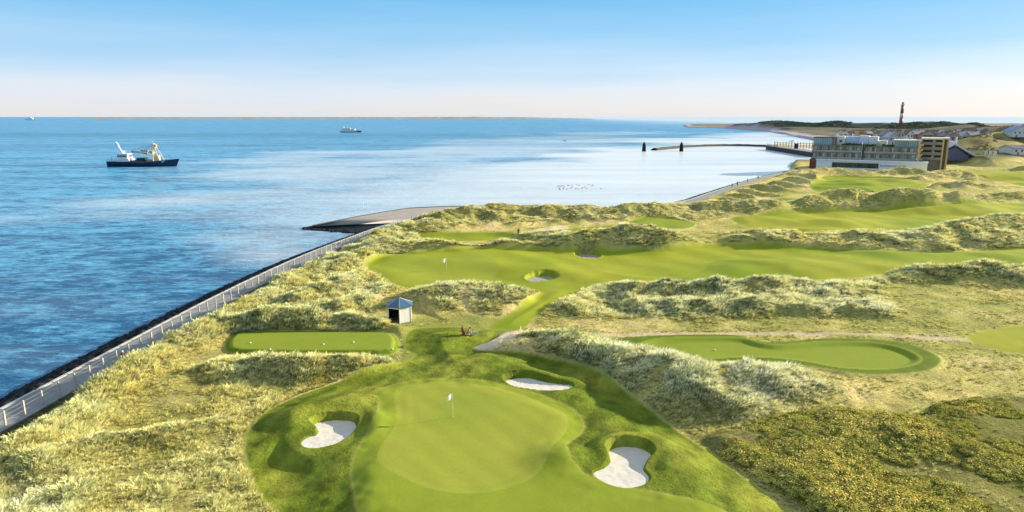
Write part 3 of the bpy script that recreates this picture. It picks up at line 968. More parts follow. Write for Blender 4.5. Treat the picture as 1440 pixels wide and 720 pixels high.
def scatter(name, pts, rot, scl, tint, protos, material, tilt=None, hgt=None):
    """one object: its mesh holds the spawn points and the prototype shapes, a geometry-node tree places them"""
    n = len(pts)
    verts = [tuple(p) for p in pts]; faces = []; pid = [-1] * n; hv = [0.0] * n
    for k, (pv, pf) in enumerate(protos):
        b = len(verts); verts += pv; faces += [tuple(b + i for i in f) for f in pf]; pid += [k] * len(pv)
        hv += [v[2] for v in pv]
    me = bpy.data.meshes.new(name)
    nv = len(verts)
    me.vertices.add(nv); me.vertices.foreach_set('co', np.array(verts, np.float32).reshape(-1))
    lens = np.array([len(f) for f in faces], np.int32)
    flat = np.concatenate([np.array(f, np.int32) for f in faces])
    me.loops.add(len(flat)); me.loops.foreach_set('vertex_index', flat)
    me.polygons.add(len(faces)); me.polygons.foreach_set('loop_start', np.concatenate([[0], np.cumsum(lens)[:-1]]).astype(np.int32))
    me.update(calc_edges=True)
    def put(nm, ty, arr, key='value'):
        a = me.attributes.new(nm, ty, 'POINT'); a.data.foreach_set(key, arr)
    pad = nv - n
    put('pid', 'INT', np.array(pid, np.int32))
    put('hgt', 'FLOAT', np.array(hv, np.float32))
    put('var', 'INT', np.concatenate([RNG.integers(0, len(protos), n), np.zeros(pad, int)]).astype(np.int32))
    rv = np.zeros((nv, 3), np.float32); rv[:n, 2] = rot
    if tilt is not None: rv[:n, :2] = tilt
    put('rotv', 'FLOAT_VECTOR', rv.reshape(-1), 'vector')
    sc = np.ones((nv, 3), np.float32); sc[:n] = scl
    put('sclv', 'FLOAT_VECTOR', sc.reshape(-1), 'vector')
    tn = np.ones((nv, 3), np.float32); tn[:n] = tint
    put('tint', 'FLOAT_VECTOR', tn.reshape(-1), 'vector')
    me.materials.append(material)
    o = link(name, me)
    ng = bpy.data.node_groups.new(name + '_placing', 'GeometryNodeTree')
    ng.interface.new_socket('Geometry', in_out='INPUT', socket_type='NodeSocketGeometry')
    ng.interface.new_socket('Geometry', in_out='OUTPUT', socket_type='NodeSocketGeometry')
    nn = ng.nodes.new; lk = ng.links.new
    gi = nn('NodeGroupInput'); go = nn('NodeGroupOutput')
    def attr(nm, ty):
        a = nn('GeometryNodeInputNamedAttribute'); a.data_type = ty; a.inputs['Name'].default_value = nm
        return a.outputs['Attribute']
    p = attr('pid', 'INT')
    def sel(k):
        c = nn('FunctionNodeCompare'); c.data_type = 'INT'; c.operation = 'EQUAL'
        lk(p, c.inputs[2]); c.inputs[3].default_value = k
        s = nn('GeometryNodeSeparateGeometry'); s.domain = 'POINT'
        lk(gi.outputs[0], s.inputs[0]); lk(c.outputs[0], s.inputs[1]); return s.outputs[0]
    g2i = nn('GeometryNodeGeometryToInstance')
    for k in range(len(protos)): lk(sel(k), g2i.inputs[0])
    io = nn('GeometryNodeInstanceOnPoints')
    lk(sel(-1), io.inputs['Points']); lk(g2i.outputs[0], io.inputs['Instance'])
    io.inputs['Pick Instance'].default_value = True
    lk(attr('var', 'INT'), io.inputs['Instance Index'])
    e2r = nn('FunctionNodeEulerToRotation'); lk(attr('rotv', 'FLOAT_VECTOR'), e2r.inputs[0]); lk(e2r.outputs[0], io.inputs['Rotation'])
    lk(attr('sclv', 'FLOAT_VECTOR'), io.inputs['Scale'])
    lk(io.outputs[0], go.inputs[0])
    md = o.modifiers.new('placing', 'NODES'); md.node_group = ng
    return o


def tint_mat(name, dark=.5, transl=.3, rough=.8, top=1.15, hmax=.7, base=(.10, .13, .05)):
    m = bpy.data.materials.new(name); m.use_nodes = True
    t = m.node_tree; t.nodes.clear(); nn = t.nodes.new; lk = t.links.new
    o = nn('ShaderNodeOutputMaterial')
    a = nn('ShaderNodeAttribute'); a.attribute_type = 'INSTANCER'; a.attribute_name = 'tint'
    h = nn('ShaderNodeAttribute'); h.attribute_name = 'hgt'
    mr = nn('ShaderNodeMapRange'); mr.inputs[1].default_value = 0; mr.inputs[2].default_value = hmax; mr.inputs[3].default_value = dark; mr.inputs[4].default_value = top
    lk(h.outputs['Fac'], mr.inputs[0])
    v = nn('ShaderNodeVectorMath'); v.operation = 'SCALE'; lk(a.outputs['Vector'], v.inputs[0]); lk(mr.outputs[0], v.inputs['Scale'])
    d = nn('ShaderNodeBsdfDiffuse'); lk(v.outputs[0], d.inputs['Color'])
    if transl > 0:
        tr = nn('ShaderNodeBsdfTranslucent'); lk(v.outputs[0], tr.inputs['Color'])
        mx = nn('ShaderNodeMixShader'); mx.inputs[0].default_value = transl
        lk(d.outputs[0], mx.inputs[1]); lk(tr.outputs[0], mx.inputs[2]); lk(mx.outputs[0], o.inputs[0])
    else: lk(d.outputs[0], o.inputs[0])
    return m


def rocks():
    pts = []
    E = EDGE
    seg = np.linalg.norm(np.diff(E, axis=0), axis=1); cum = np.concatenate([[0], np.cumsum(seg)])
    T = cum[-1]
    n = 9000
    s = RNG.random(n) ** 1.3 * T
    px = np.interp(s, cum, E[:, 0]); py = np.interp(s, cum, E[:, 1])
    i = np.clip(np.searchsorted(cum, s) - 1, 0, len(seg) - 1)
    d = (E[1:] - E[:-1])[i]; d /= np.linalg.norm(d, axis=1, keepdims=True)
    off = RNG.uniform(.35, 5.6, n)
    x = px - d[:, 1] * off; y = py + d[:, 0] * off
    m = ~((y > 171) & (y < 214)) & (y < 372)
    x, y, off = x[m], y[m], off[m]
    z = -off * .36 + .02
    # toe of the bastion
    k = 500
    t = RNG.random(k)
    tp = np.array(TOE); tk = np.linspace(0, 1, len(tp)); bx = np.interp(t, tk, tp[:, 0]); by = np.interp(t, tk, tp[:, 1]) + RNG.normal(.4, .7, k)
    bz = np.full(k, SEA + .05)
    x = np.concatenate([x, bx]); y = np.concatenate([y, by]); z = np.concatenate([z, bz])
    n = len(x)
    sc = RNG.uniform(.24, .62, n)[:, None] * np.ones((1, 3))
    tn = RNG.uniform(.02, .055, n)[:, None] * np.array([[.8, .95, 1.15]])
    protos = [ico_blob(1, k, 1) for k in range(5)]
    o = scatter('armour_stones', np.stack([x, y, z], -1), RNG.uniform(0, 6.28, n), sc, tn, protos, tint_mat('dark_basalt', .9, 0, top=1.1))
    tag(o, 'dark armour stones heaped along the waterline below the promenade', kind='stuff')


rocks()

# ------------------------------------------------------------------ marram grass
def tuft_proto(seed, nb, spread, hlo, hhi, wid, lean):
    rr = random.Random(seed); vs = []; fs = []
    for _ in range(nb):
        a = rr.uniform(0, 6.28); r = spread * math.sqrt(rr.random())
        bx, by = r * math.cos(a), r * math.sin(a)
        H = rr.uniform(hlo, hhi); wd = wid * rr.uniform(.6, 1.3)
        da = a + rr.uniform(-.8, .8)
        out = rr.uniform(.15, .55) * H
        lx, ly = math.cos(da) * out + lean * H, math.sin(da) * out - lean * H * .25
        fx, fy = -math.sin(da) * wd, math.cos(da) * wd
        b = len(vs)
        for t, wk in ((0, 1), (.5, .85), (.85, .5)):
            cx = bx + lx * t * t; cy = by + ly * t * t; cz = H * (t - .22 * t * t) - .05
            vs.append((cx - fx * wk, cy - fy * wk, cz)); vs.append((cx + fx * wk, cy + fy * wk, cz))
        vs.append((bx + lx, by + ly, H * .74))
        fs += [(b, b + 1, b + 3, b + 2), (b + 2, b + 3, b + 5, b + 4), (b + 4, b + 5, b + 6)]
    return vs, fs


def sample(n, y0, y1, k):
    """candidate points, density falling with distance, over the fan the photo looks across"""
    uu = RNG.random(n)
    a = 2 - k   # pdf(y) ~ y * y^-k
    y = (y0 ** a + uu * (y1 ** a - y0 ** a)) ** (1 / a) if abs(a) > 1e-6 else y0 * (y1 / y0) ** uu
    x = RNG.uniform(-1, 1, n) * (8 + y * .84)
    return x, y


def marram():
    x, y = sample(900000, 34, 400, 1.35)
    M = masks(x, y)
    n2 = fbm(x, y, 5, 3, 103); n1 = fbm(x, y, 16, 3, 303); n5 = fbm(x, y, 2.4, 2, 305)
    wx = x; rg = ridge_h(x + 1.6 * fbm(x, y, 9, 2, 11), y + 1.6 * fbm(x, y, 9, 2, 23), RW)
    strong = np.clip(rg, 0, 1.4) / 1.4 + sstep(-2, 3, M['bank']) * .9
    left = ((x < -8) & (y < 92)).astype(float) * sstep(-.5, .3, fbm(x, y, 9, 3, 307))
    dens = .16 + .85 * np.clip(strong, 0, 1) + left * .75
    cl = fbm(x, y, 11, 2, 309); dens = dens * np.clip(1.15 + .9 * cl, .3, 1.5) * np.clip(1.1 + 1.1 * n5 + .3 * n1, .12, 2)
    shore = np.exp(-((M['land'] - 8) / 4) ** 2)
    dens = np.maximum(dens, .9 * shore)
    ok = (RNG.random(len(x)) < dens) & (M['mown'] < -.35) & (M['land'] > PW + .15) & (M['sand'] < -.5 + .7 * RNG.random(len(x))) & (M['track'] < -.1) & (M['bare'] < 0) & ((M['gorse'] < .2) | (RNG.random(len(x)) < .12))
    ok &= ~((M['semi'] > -.8) & (RNG.random(len(x)) < .93))
    ok &= ~(((x + 14.6) ** 2 + (y - 91.5) ** 2) < 10)
    x, y = x[ok], y[ok]; M = {k: v[ok] for k, v in M.items()}; n1 = n1[ok]; n2 = n2[ok]; strong = strong[ok]; rg = rg[ok]; left = left[ok]
    z = height(x, y, M)
    n = len(x)
    big = np.clip(.40 + .75 * np.clip(strong, 0, 1) + .45 * left, .3, 1.25)
    dsc = np.clip((y / 62) ** .22, .9, 1.35) * (1 - .48 * sstep(110, 230, y))
    n5 = fbm(x, y, 2.4, 2, 305); s = big * dsc * RNG.uniform(.55, 1.4, n) * np.clip(1 + .6 * n5, .5, 1.5) * .54
    scl = np.stack([s * 1.15, s * 1.15, s * RNG.uniform(.8, 1.2, n) * .85], -1)
    cream = np.array([.86, .81, .46]); gold = np.array([.76, .67, .31]); grey = np.array([.30, .34, .15]); olive = np.array([.46, .44, .10]); white = np.array([.92, .85, .58])
    t = np.clip(.55 + n2 * .9 + RNG.normal(0, .25, n) * (1 - .6 * sstep(120, 220, y)), 0, 1)[:, None]
    c = gold * (1 - t) + cream * t
    right = np.clip((x + 5) / 30, 0, 1)[:, None] * np.clip((120 - y) / 30, 0, 1)[:, None]
    c = c * (1 - right * .6) + white * right * .6
    g = (RNG.random(n) < (.20 + .22 * np.clip(-n1 * 2, 0, 1)) * (1 - .6 * sstep(120, 220, y)))[:, None]
    c = np.where(g, grey * RNG.uniform(.7, 1.2, n)[:, None], c)
    flat = np.clip(1 - strong - left * .5, 0, 1)[:, None]
    c = c * (1 - flat * .6) + olive * flat * .6
    fy = sstep(130, 230, y)[:, None] * .45; c = c * (1 - fy) + np.array([.50, .50, .27]) * fy
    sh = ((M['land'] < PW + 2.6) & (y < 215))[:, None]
    c = np.where(sh, np.array([.15, .18, .09]), c)  # tufts at the dune foot tinted dark to paint its shade
    c = c * RNG.uniform(.8, 1.15, n)[:, None]
    protos = [tuft_proto(k, 24, .42, .55, 1.05, .035, .28) for k in range(4)] + [tuft_proto(10 + k, 16, .30, .4, .8, .045, .15) for k in range(2)]
    tilt = RNG.normal(0, .12, (n, 2))
    rot = RNG.normal(0, .55, n)
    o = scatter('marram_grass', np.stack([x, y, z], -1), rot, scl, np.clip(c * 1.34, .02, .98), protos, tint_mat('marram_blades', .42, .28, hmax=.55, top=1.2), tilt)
    tag(o, 'long pale straw coloured marram grass covering the dunes', kind='stuff')
    print('marram', n)


marram()


def leafclump(seed, nb=110, up=.55):
    rr = random.Random(seed); vs = []; fs = []
    lobes = [(rr.uniform(-.35, .35), rr.uniform(-.35, .35), rr.uniform(.1, .35), rr.uniform(.28, .48)) for _ in range(6)]
    for _ in range(nb):
        lx, ly, lz, lr = rr.choice(lobes)
        d = Vector((rr.gauss(0, 1), rr.gauss(0, 1), abs(rr.gauss(0, 1)) * up + .05)).normalized()
        p = Vector((lx, ly, lz * .7)) + d * lr * rr.uniform(.75, 1.08)
        s = rr.uniform(.05, .10)
        q = (d + Vector((rr.gauss(0, .5), rr.gauss(0, .5), rr.gauss(0, .5)))).to_track_quat('Z', 'Y')
        b = len(vs)
        for cx, cy in ((-1, -.6), (1, -.6), (.7, .9), (-.7, .9)):
            vs.append(tuple(p + q @ Vector((cx * s, cy * s, 0))))
        fs.append((b, b + 1, b + 2, b + 3))
    return vs, fs


def gorse():
    x, y = sample(320000, 30, 100, 1.1)
    s = sdf(x, y, GORSE)
    n2 = fbm(x, y, 5, 4, 401); n1 = fbm(x, y, 1.9, 2, 405)
    rt = np.clip((x - 38) / 12, 0, 1)
    ok = (s > -.2 + n1 * .9) & (n2 + .7 * n1 > -.30 + .45 * rt)
    x, y, n2, n1 = x[ok], y[ok], n2[ok], n1[ok]
    m = 42000
    if len(x) > m:
        k = RNG.permutation(len(x))[:m]; x, y, n2, n1 = x[k], y[k], n2[k], n1[k]
    M = masks(x, y); z = height(x, y, M); n = len(x)
    sc = (RNG.uniform(.22, .72, n) * (.9 + .5 * n2))[:, None] * np.array([[1, 1, .72]])
    gold = np.array([.66, .58, .16]); ol = np.array([.42, .44, .09]); dk = np.array([.12, .15, .03]); br = np.array([.36, .24, .08])
    t = np.clip(.5 + n2 * .9 + RNG.normal(0, .3, n), 0, 1)[:, None]
    c = ol * (1 - t) + gold * t
    r = RNG.random(n)[:, None]
    c = np.where(r < .20, dk, c); c = np.where(r > .93, br, c)
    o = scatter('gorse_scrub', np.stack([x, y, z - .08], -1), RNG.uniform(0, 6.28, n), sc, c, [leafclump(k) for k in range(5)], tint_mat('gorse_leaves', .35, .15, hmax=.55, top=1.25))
    tag(o, 'low yellow green gorse scrub beside the mown apron', kind='stuff')
    print('gorse', n)


gorse()


def far_scrub():
    """dark bushes and pines on the dune ridge behind the town: one far-off wood"""
    n = 9000
    P = FRW[0][0]
    i = RNG.integers(0, len(P) - 1, n); t = RNG.random(n)
    bx = P[i, 0] * (1 - t) + P[i + 1, 0] * t; by = P[i, 1] * (1 - t) + P[i + 1, 1] * t
    off = RNG.uniform(-120, 25, n)
    x = bx + off * .35; y = by + off
    nz = fbm(x, y, 70, 3, 501)
    ok = (nz > -.4) & (x > 300)
    x, y = x[ok], y[ok]
    x2 = RNG.uniform(250, 900, 7000); y2 = RNG.uniform(470, 950, 7000)
    ok = (fbm(x2, y2, 40, 3, 503) > .15) & (x2 > y2 * .52 + 40)
    x = np.concatenate([x, x2[ok]]); y = np.concatenate([y, y2[ok]])
    y3 = RNG.uniform(425, 640, 9000); x3 = y3 * RNG.uniform(.60, .95, 9000)
    ok = fbm(x3 * .35 + y3 * .5, y3 * .35 - x3 * .5, 10, 3, 507) > -.05
    x3, y3 = x3[ok], y3[ok]; nbig = len(x)
    x = np.concatenate([x, x3]); y = np.concatenate([y, y3]); small = np.arange(len(x)) >= nbig
    M = masks(x, y); z = height(x, y, M)
    ok = (M['land'] > 25) & (~small | (z > 4))
    x, y, z, small = x[ok], y[ok], z[ok], small[ok]; n = len(x)
    s = (RNG.uniform(1.5, 3.6, n) * np.where(small, .36, 1))[:, None] * np.array([[1.3, 1.3, 1.0]])
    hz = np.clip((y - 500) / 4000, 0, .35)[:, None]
    c = (np.array([.10, .125, .055]) * RNG.uniform(.6, 1.6, n)[:, None]) * (1 - hz) + np.array([.38, .41, .43]) * hz * .8  # distance haze mixed into the foliage tint
    c = np.where(small[:, None], np.array([.24, .24, .10]) * RNG.uniform(.6, 1.4, n)[:, None], c)
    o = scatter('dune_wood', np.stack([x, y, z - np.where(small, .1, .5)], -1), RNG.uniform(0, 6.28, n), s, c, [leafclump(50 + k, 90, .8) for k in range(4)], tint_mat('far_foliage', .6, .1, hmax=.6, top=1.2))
    tag(o, 'dark scrub and pines on the dune ridge behind the town', kind='stuff')


far_scrub()

# ------------------------------------------------------------------ bunkers' sand
m_sand = mat('white_bunker_sand', (.64, .62, .58), .95, noise=.12, scale=1.6, bump=.6)
SANDLAB = ['kidney shaped white sand bunker left of the main green', 'white sand bunker with narrow waist right of the main green', 'long thin white sand bunker behind the main green',
           'small grey pot bunker at the near edge of the middle fairway', 'small dark lipped pot bunker in the middle of the fairway']
for i, (P, dep, z0, sl, y0) in enumerate(BUNKP):
    c = P.mean(0)
    x = np.arange(P[:, 0].min() - .4, P[:, 0].max() + .4, .16); y = np.arange(P[:, 1].min() - .4, P[:, 1].max() + .4, .16)
    XX, YY = np.meshgrid(x, y); sd = sdf(XX.reshape(-1), YY.reshape(-1), P, 3).reshape(XX.shape)
    a = fbm(XX, YY, .9, 3, 77) * .5 + fbm(XX, YY, .35, 2, 79) * .3
    rake = np.sin((XX * math.cos(i) + YY * math.sin(i)) * 14)
    ZZ = floor_z(i, XX, YY) + .035 * a + .006 * rake + .03 * np.exp(np.minimum(-sd, 0) / .4)
    m = ((sd[:-1, :-1] + sd[1:, 1:]) / 2) > -.32
    me = grid_mesh('sand_bunker', XX, YY, ZZ, m, None, None, None, m_sand if i < 3 else mat('grey_shaded_sand', (.33, .32, .29), .95, noise=.1, scale=2.5))  # far bunkers: shade put into a darker grey sand colour
    o = link('sand_bunker', me)
    tag(o, SANDLAB[i], 'bunker', kind='structure')

# ------------------------------------------------------------------ fence along the promenade
def fence():
    E = offset_line(ED, PW - .55)
    seg = np.linalg.norm(np.diff(E, axis=0), axis=1); cum = np.concatenate([[0], np.cumsum(seg)])
    m_post = mat('weathered_timber_post', (.62, .50, .42), .8, noise=.2, scale=4)
    m_wire = mat('galvanised_wire', (.45, .46, .47), .5, .6)
    root = empty('post_and_wire_fence', (E[0][0], E[0][1], 0), 0, 'post and wire fence with pale timber posts along the seaside promenade', 'fence')
    o0 = np.array([E[0][0], E[0][1], 0])
    s = 26.0; P = []
    while s < cum[-1] and len(P) < 96:
        P.append(np.array([np.interp(s, cum, E[:, 0]), np.interp(s, cum, E[:, 1]), .03])); s += 2.35
    proto = None
    for i, p in enumerate(P):
        if proto is None:
            b = MB(); b.box(-.07, .07, -.07, .07, 0, 1.45); b.lathe([(.075, 1.45), (.0, 1.52)], 4, ang0=math.pi / 4)
            proto = b.build('post', m_post, root); q = proto
        else:
            q = proto.copy(); COL.objects.link(q); q.parent = root
        q.location = p - o0
        q.rotation_euler = (random.gauss(0, .02), random.gauss(0, .02), random.uniform(-.2, .2))
    for h in (.5, .95, 1.35):
        b = MB()
        for a, c in zip(P[:-1], P[1:]): b.tube(a + [0, 0, h] - o0, c + [0, 0, h] - o0, .012, n=4)
        b.build('wire', m_wire, root)


fence()

# ------------------------------------------------------------------ shelter hut
def shelter():
    c = ground_at(562.7, 450); c.z -= .02
    root = empty('golf_shelter', c, 0, 'small six sided white hut with blue slate roof and open front', 'shelter')
    Rr, H = 1.75, 2.25
    def V(k, r=Rr):
        t = R(7.5 + 60 * k); return Vector((r * math.sin(t), -r * math.cos(t), 0))
    white = mat('white_boarding', (.80, .78, .74), .7, noise=.05, scale=5)
    for k in range(6):
        if k == 5: continue   # opening between vertex -1 and 0
        a, b = V(k), V(k + 1)
        d = (b - a).normalized(); nrm = Vector((d.y, -d.x, 0))
        mb = MB(); Lb = (b - a).length; nb = 8
        for j in range(nb):
            p = a + d * (Lb * j / nb + .06); q = a + d * (Lb * (j + 1) / nb + .045 if j < nb - 1 else Lb - .06)
            t = .05 + (.008 if j % 2 else 0)
            vs = []
            for z in (.05, H):
                for pp, oo in ((p, 0), (q, 0), (q, -t), (p, -t)): vs.append(pp + nrm * (-oo * -1 if False else oo) + Vector((0, 0, z)))
            mb.add(vs, [(0, 1, 2, 3), (4, 7, 6, 5), (0, 4, 5, 1), (1, 5, 6, 2), (2, 6, 7, 3), (3, 7, 4, 0)])
        mb.build('wall_panel', white, root)
    for k in range(6):
        MB().tube(V(k), V(k) + Vector((0, 0, H + .02)), .065, n=8).build('corner_post', white, root)
    MB().prism([(V(k, Rr + .12).x, V(k, Rr + .12).y) for k in range(6)], -.12, .045).build('floor_slab', mat('grey_floor', (.25, .22, .2), .8), root)
    a, b = V(5), V(6)
    hd = MB(); d = (b - a).normalized(); nr = Vector((d.y, -d.x, 0)) * .05
    hd.add([a - nr + Vector((0, 0, 2.0)), b - nr + Vector((0, 0, 2.0)), b + nr + Vector((0, 0, 2.0)), a + nr + Vector((0, 0, 2.0)), a - nr + Vector((0, 0, H - .01)), b - nr + Vector((0, 0, H - .01)), b + nr + Vector((0, 0, H - .01)), a + nr + Vector((0, 0, H - .01))],
           [(0, 3, 2, 1), (4, 5, 6, 7), (0, 1, 5, 4), (1, 2, 6, 5), (2, 3, 7, 6), (3, 0, 4, 7)])
    hd.build('door_header', white, root)
    rf = MB(); e = [V(k, Rr + .28) + Vector((0, 0, H - .04)) for k in range(6)]; e2 = [v + Vector((0, 0, .09)) for v in e]
    top = Vector((0, 0, H + .98))
    rf.add(e + e2 + [top], [(k, (k + 1) % 6, 6 + (k + 1) % 6, 6 + k) for k in range(6)] + [(6 + k, 6 + (k + 1) % 6, 12) for k in range(6)] + [tuple(range(5, -1, -1))])
    rfo = rf.build('roof', mat('blue_slate', (.05, .13, .24), .35, noise=.25, scale=6, spec=.6), root)
    rd = MB()
    for k in range(6): rd.tube(e2[k] + Vector((0, 0, .01)), top + Vector((0, 0, .02)), .03, n=5)
    rd.build('ridge_cap', mat('lead_ridge', (.45, .48, .5), .5, .3), rfo)
    dk = mat('dark_bench_wood', (.10, .07, .05), .7)
    bn = MB(); 
    for k in (1, 2, 3):
        p, q = V(k, Rr - .35), V(k + 1, Rr - .35)
        bn.tube(p + Vector((0, 0, .45)), q + Vector((0, 0, .45)), .12, n=4)
        bn.tube(p, p + Vector((0, 0, .45)), .04, n=4)
    bn.build('bench', dk, root)
    ins = MB(); 
    for k in range(6):
        if k == 5: continue
        p, q = V(k, Rr - .075), V(k + 1, Rr - .075)
        ins.add([p + Vector((0, 0, .06)), q + Vector((0, 0, .06)), q + Vector((0, 0, H - .06)), p + Vector((0, 0, H - .06))], [(0, 1, 2, 3)])
    ins.build('inner_faces', mat('dark_interior', (.035, .022, .018), .8), root)  # near-black sheets set just inside the walls


shelter()

# ------------------------------------------------------------------ golf flags, tee markers
m_white = mat('white_paint', (.80, .80, .78), .5, noise=.04)
m_yel = mat('yellow_flag_cloth', (.92, .91, .80), .7, noise=.03)


def flag(px, py, label, h=2.3, sc=1.0):
    p = ground_at(px, py)
    root = empty('golf_flag', p, R(38), label, 'flag', 'pin flags on the greens')
    pole = MB(); pole.tube((0, 0, -.05), (0, 0, h), .022 * sc, .016 * sc, 6)
    pole.build('pole', mat('pale_yellow_pole', (.70, .68, .40), .5), root)
    vs = []; fs = []; nx = 8
    for i in range(nx + 1):
        t = i / nx
        for z in (h - .02, h - .45 * sc - .06 * t):
            vs.append((-.62 * sc * t - .01, .06 * math.sin(t * 7) * sc, z - .22 * t * t * sc))
    for i in range(nx): fs.append((2 * i, 2 * i + 1, 2 * i + 3, 2 * i + 2))
    MB().add(vs, fs).build('flag_cloth', m_yel, root, smooth=True)
    bnd = MB().tube((0, 0, .75), (0, 0, 1.25), .028 * sc, n=6); bnd.build('white_band', m_white, root)
    MB().lathe([(.054, 0), (.054, .015)], 12).build('hole_rim', m_white, root)


flag(637, 586, 'white flag on a pale pin on the nearest green')
flag(628, 379, 'small white flag on the green beyond the hut', 2.2, 1.4)
flag(1184, 248, 'tall white flag on the green in front of the hotel', 3.6, 2.0)
flag(1418, 246, 'tiny white flag on the far right green', 2.4, 1.5)
tm = None
for i, (px, py) in enumerate([(1207, 269), (1213, 268.5), (1229, 269), (352, 483), (380, 492), (455, 485), (497, 482), (552, 492), (1005, 493)]):
    p = ground_at(px, py); big = px > 1100
    if tm is None:
        tm = MB().lathe([(.10, 0), (.14, .05), (.14, .13), (.08, .20), (.0, .22)], 10).build('tee_marker', m_white, smooth=True); o = tm
    else: o = tm.copy(); COL.objects.link(o)
    o.location = p; o.scale = (2.4,) * 3 if big else (.8,) * 3
    tag(o, 'white tee marker ball on the far tee before the hotel' if big else ('small white tee marker on the left tee' if px < 600 else 'small white tee marker on the right tee'), 'tee marker',
        'tee markers on the far tee' if big else ('tee markers on the left tee' if px < 600 else 'tee markers on the right tee'))

# ------------------------------------------------------------------ trawler
def hullmesh(Lh, B, stern_h, mid_h, bow_h, name, material, parent, bow_rake=.06, z0=-.6):
    st = []; n = 22
    for i in range(n + 1):
        t = i / n
        wdt = B / 2 * min(1.0, (.82 + 1.4 * t) if t < .15 else 1.0) * (1 - max(0, (t - .68) / .32) ** 2.2)
        wdt = max(wdt, .05)
        if t < .55: h = stern_h + (mid_h - stern_h) * t / .55
        else: h = mid_h + (bow_h - mid_h) * ((t - .55) / .45) ** 1.4
        fl = 1 + .0 * t
        rake = bow_rake * Lh * max(0, (t - .7) / .3) ** 2
        st.append((t * Lh, wdt, h, rake))
    vs = []; fs = []
    for x, wd, h, rk in st:
        for yy, zz, f in ((-wd, h, 1), (-wd * .93, h * .3, .35), (-wd * .75, z0, 0), (wd * .75, z0, 0), (wd * .93, h * .3, .35), (wd, h, 1)):
            vs.append((x + rk * f, yy, zz))
    for i in range(n):
        for k in range(5):
            fs.append((i * 6 + k, (i + 1) * 6 + k, (i + 1) * 6 + k + 1, i * 6 + k + 1))
        fs.append((i * 6 + 5, (i + 1) * 6 + 5, (i + 1) * 6, i * 6))
    fs.append(tuple(range(6))); fs.append(tuple(n * 6 + k for k in range(5, -1, -1)))
    return MB().add(vs, fs).build(name, material, parent), st


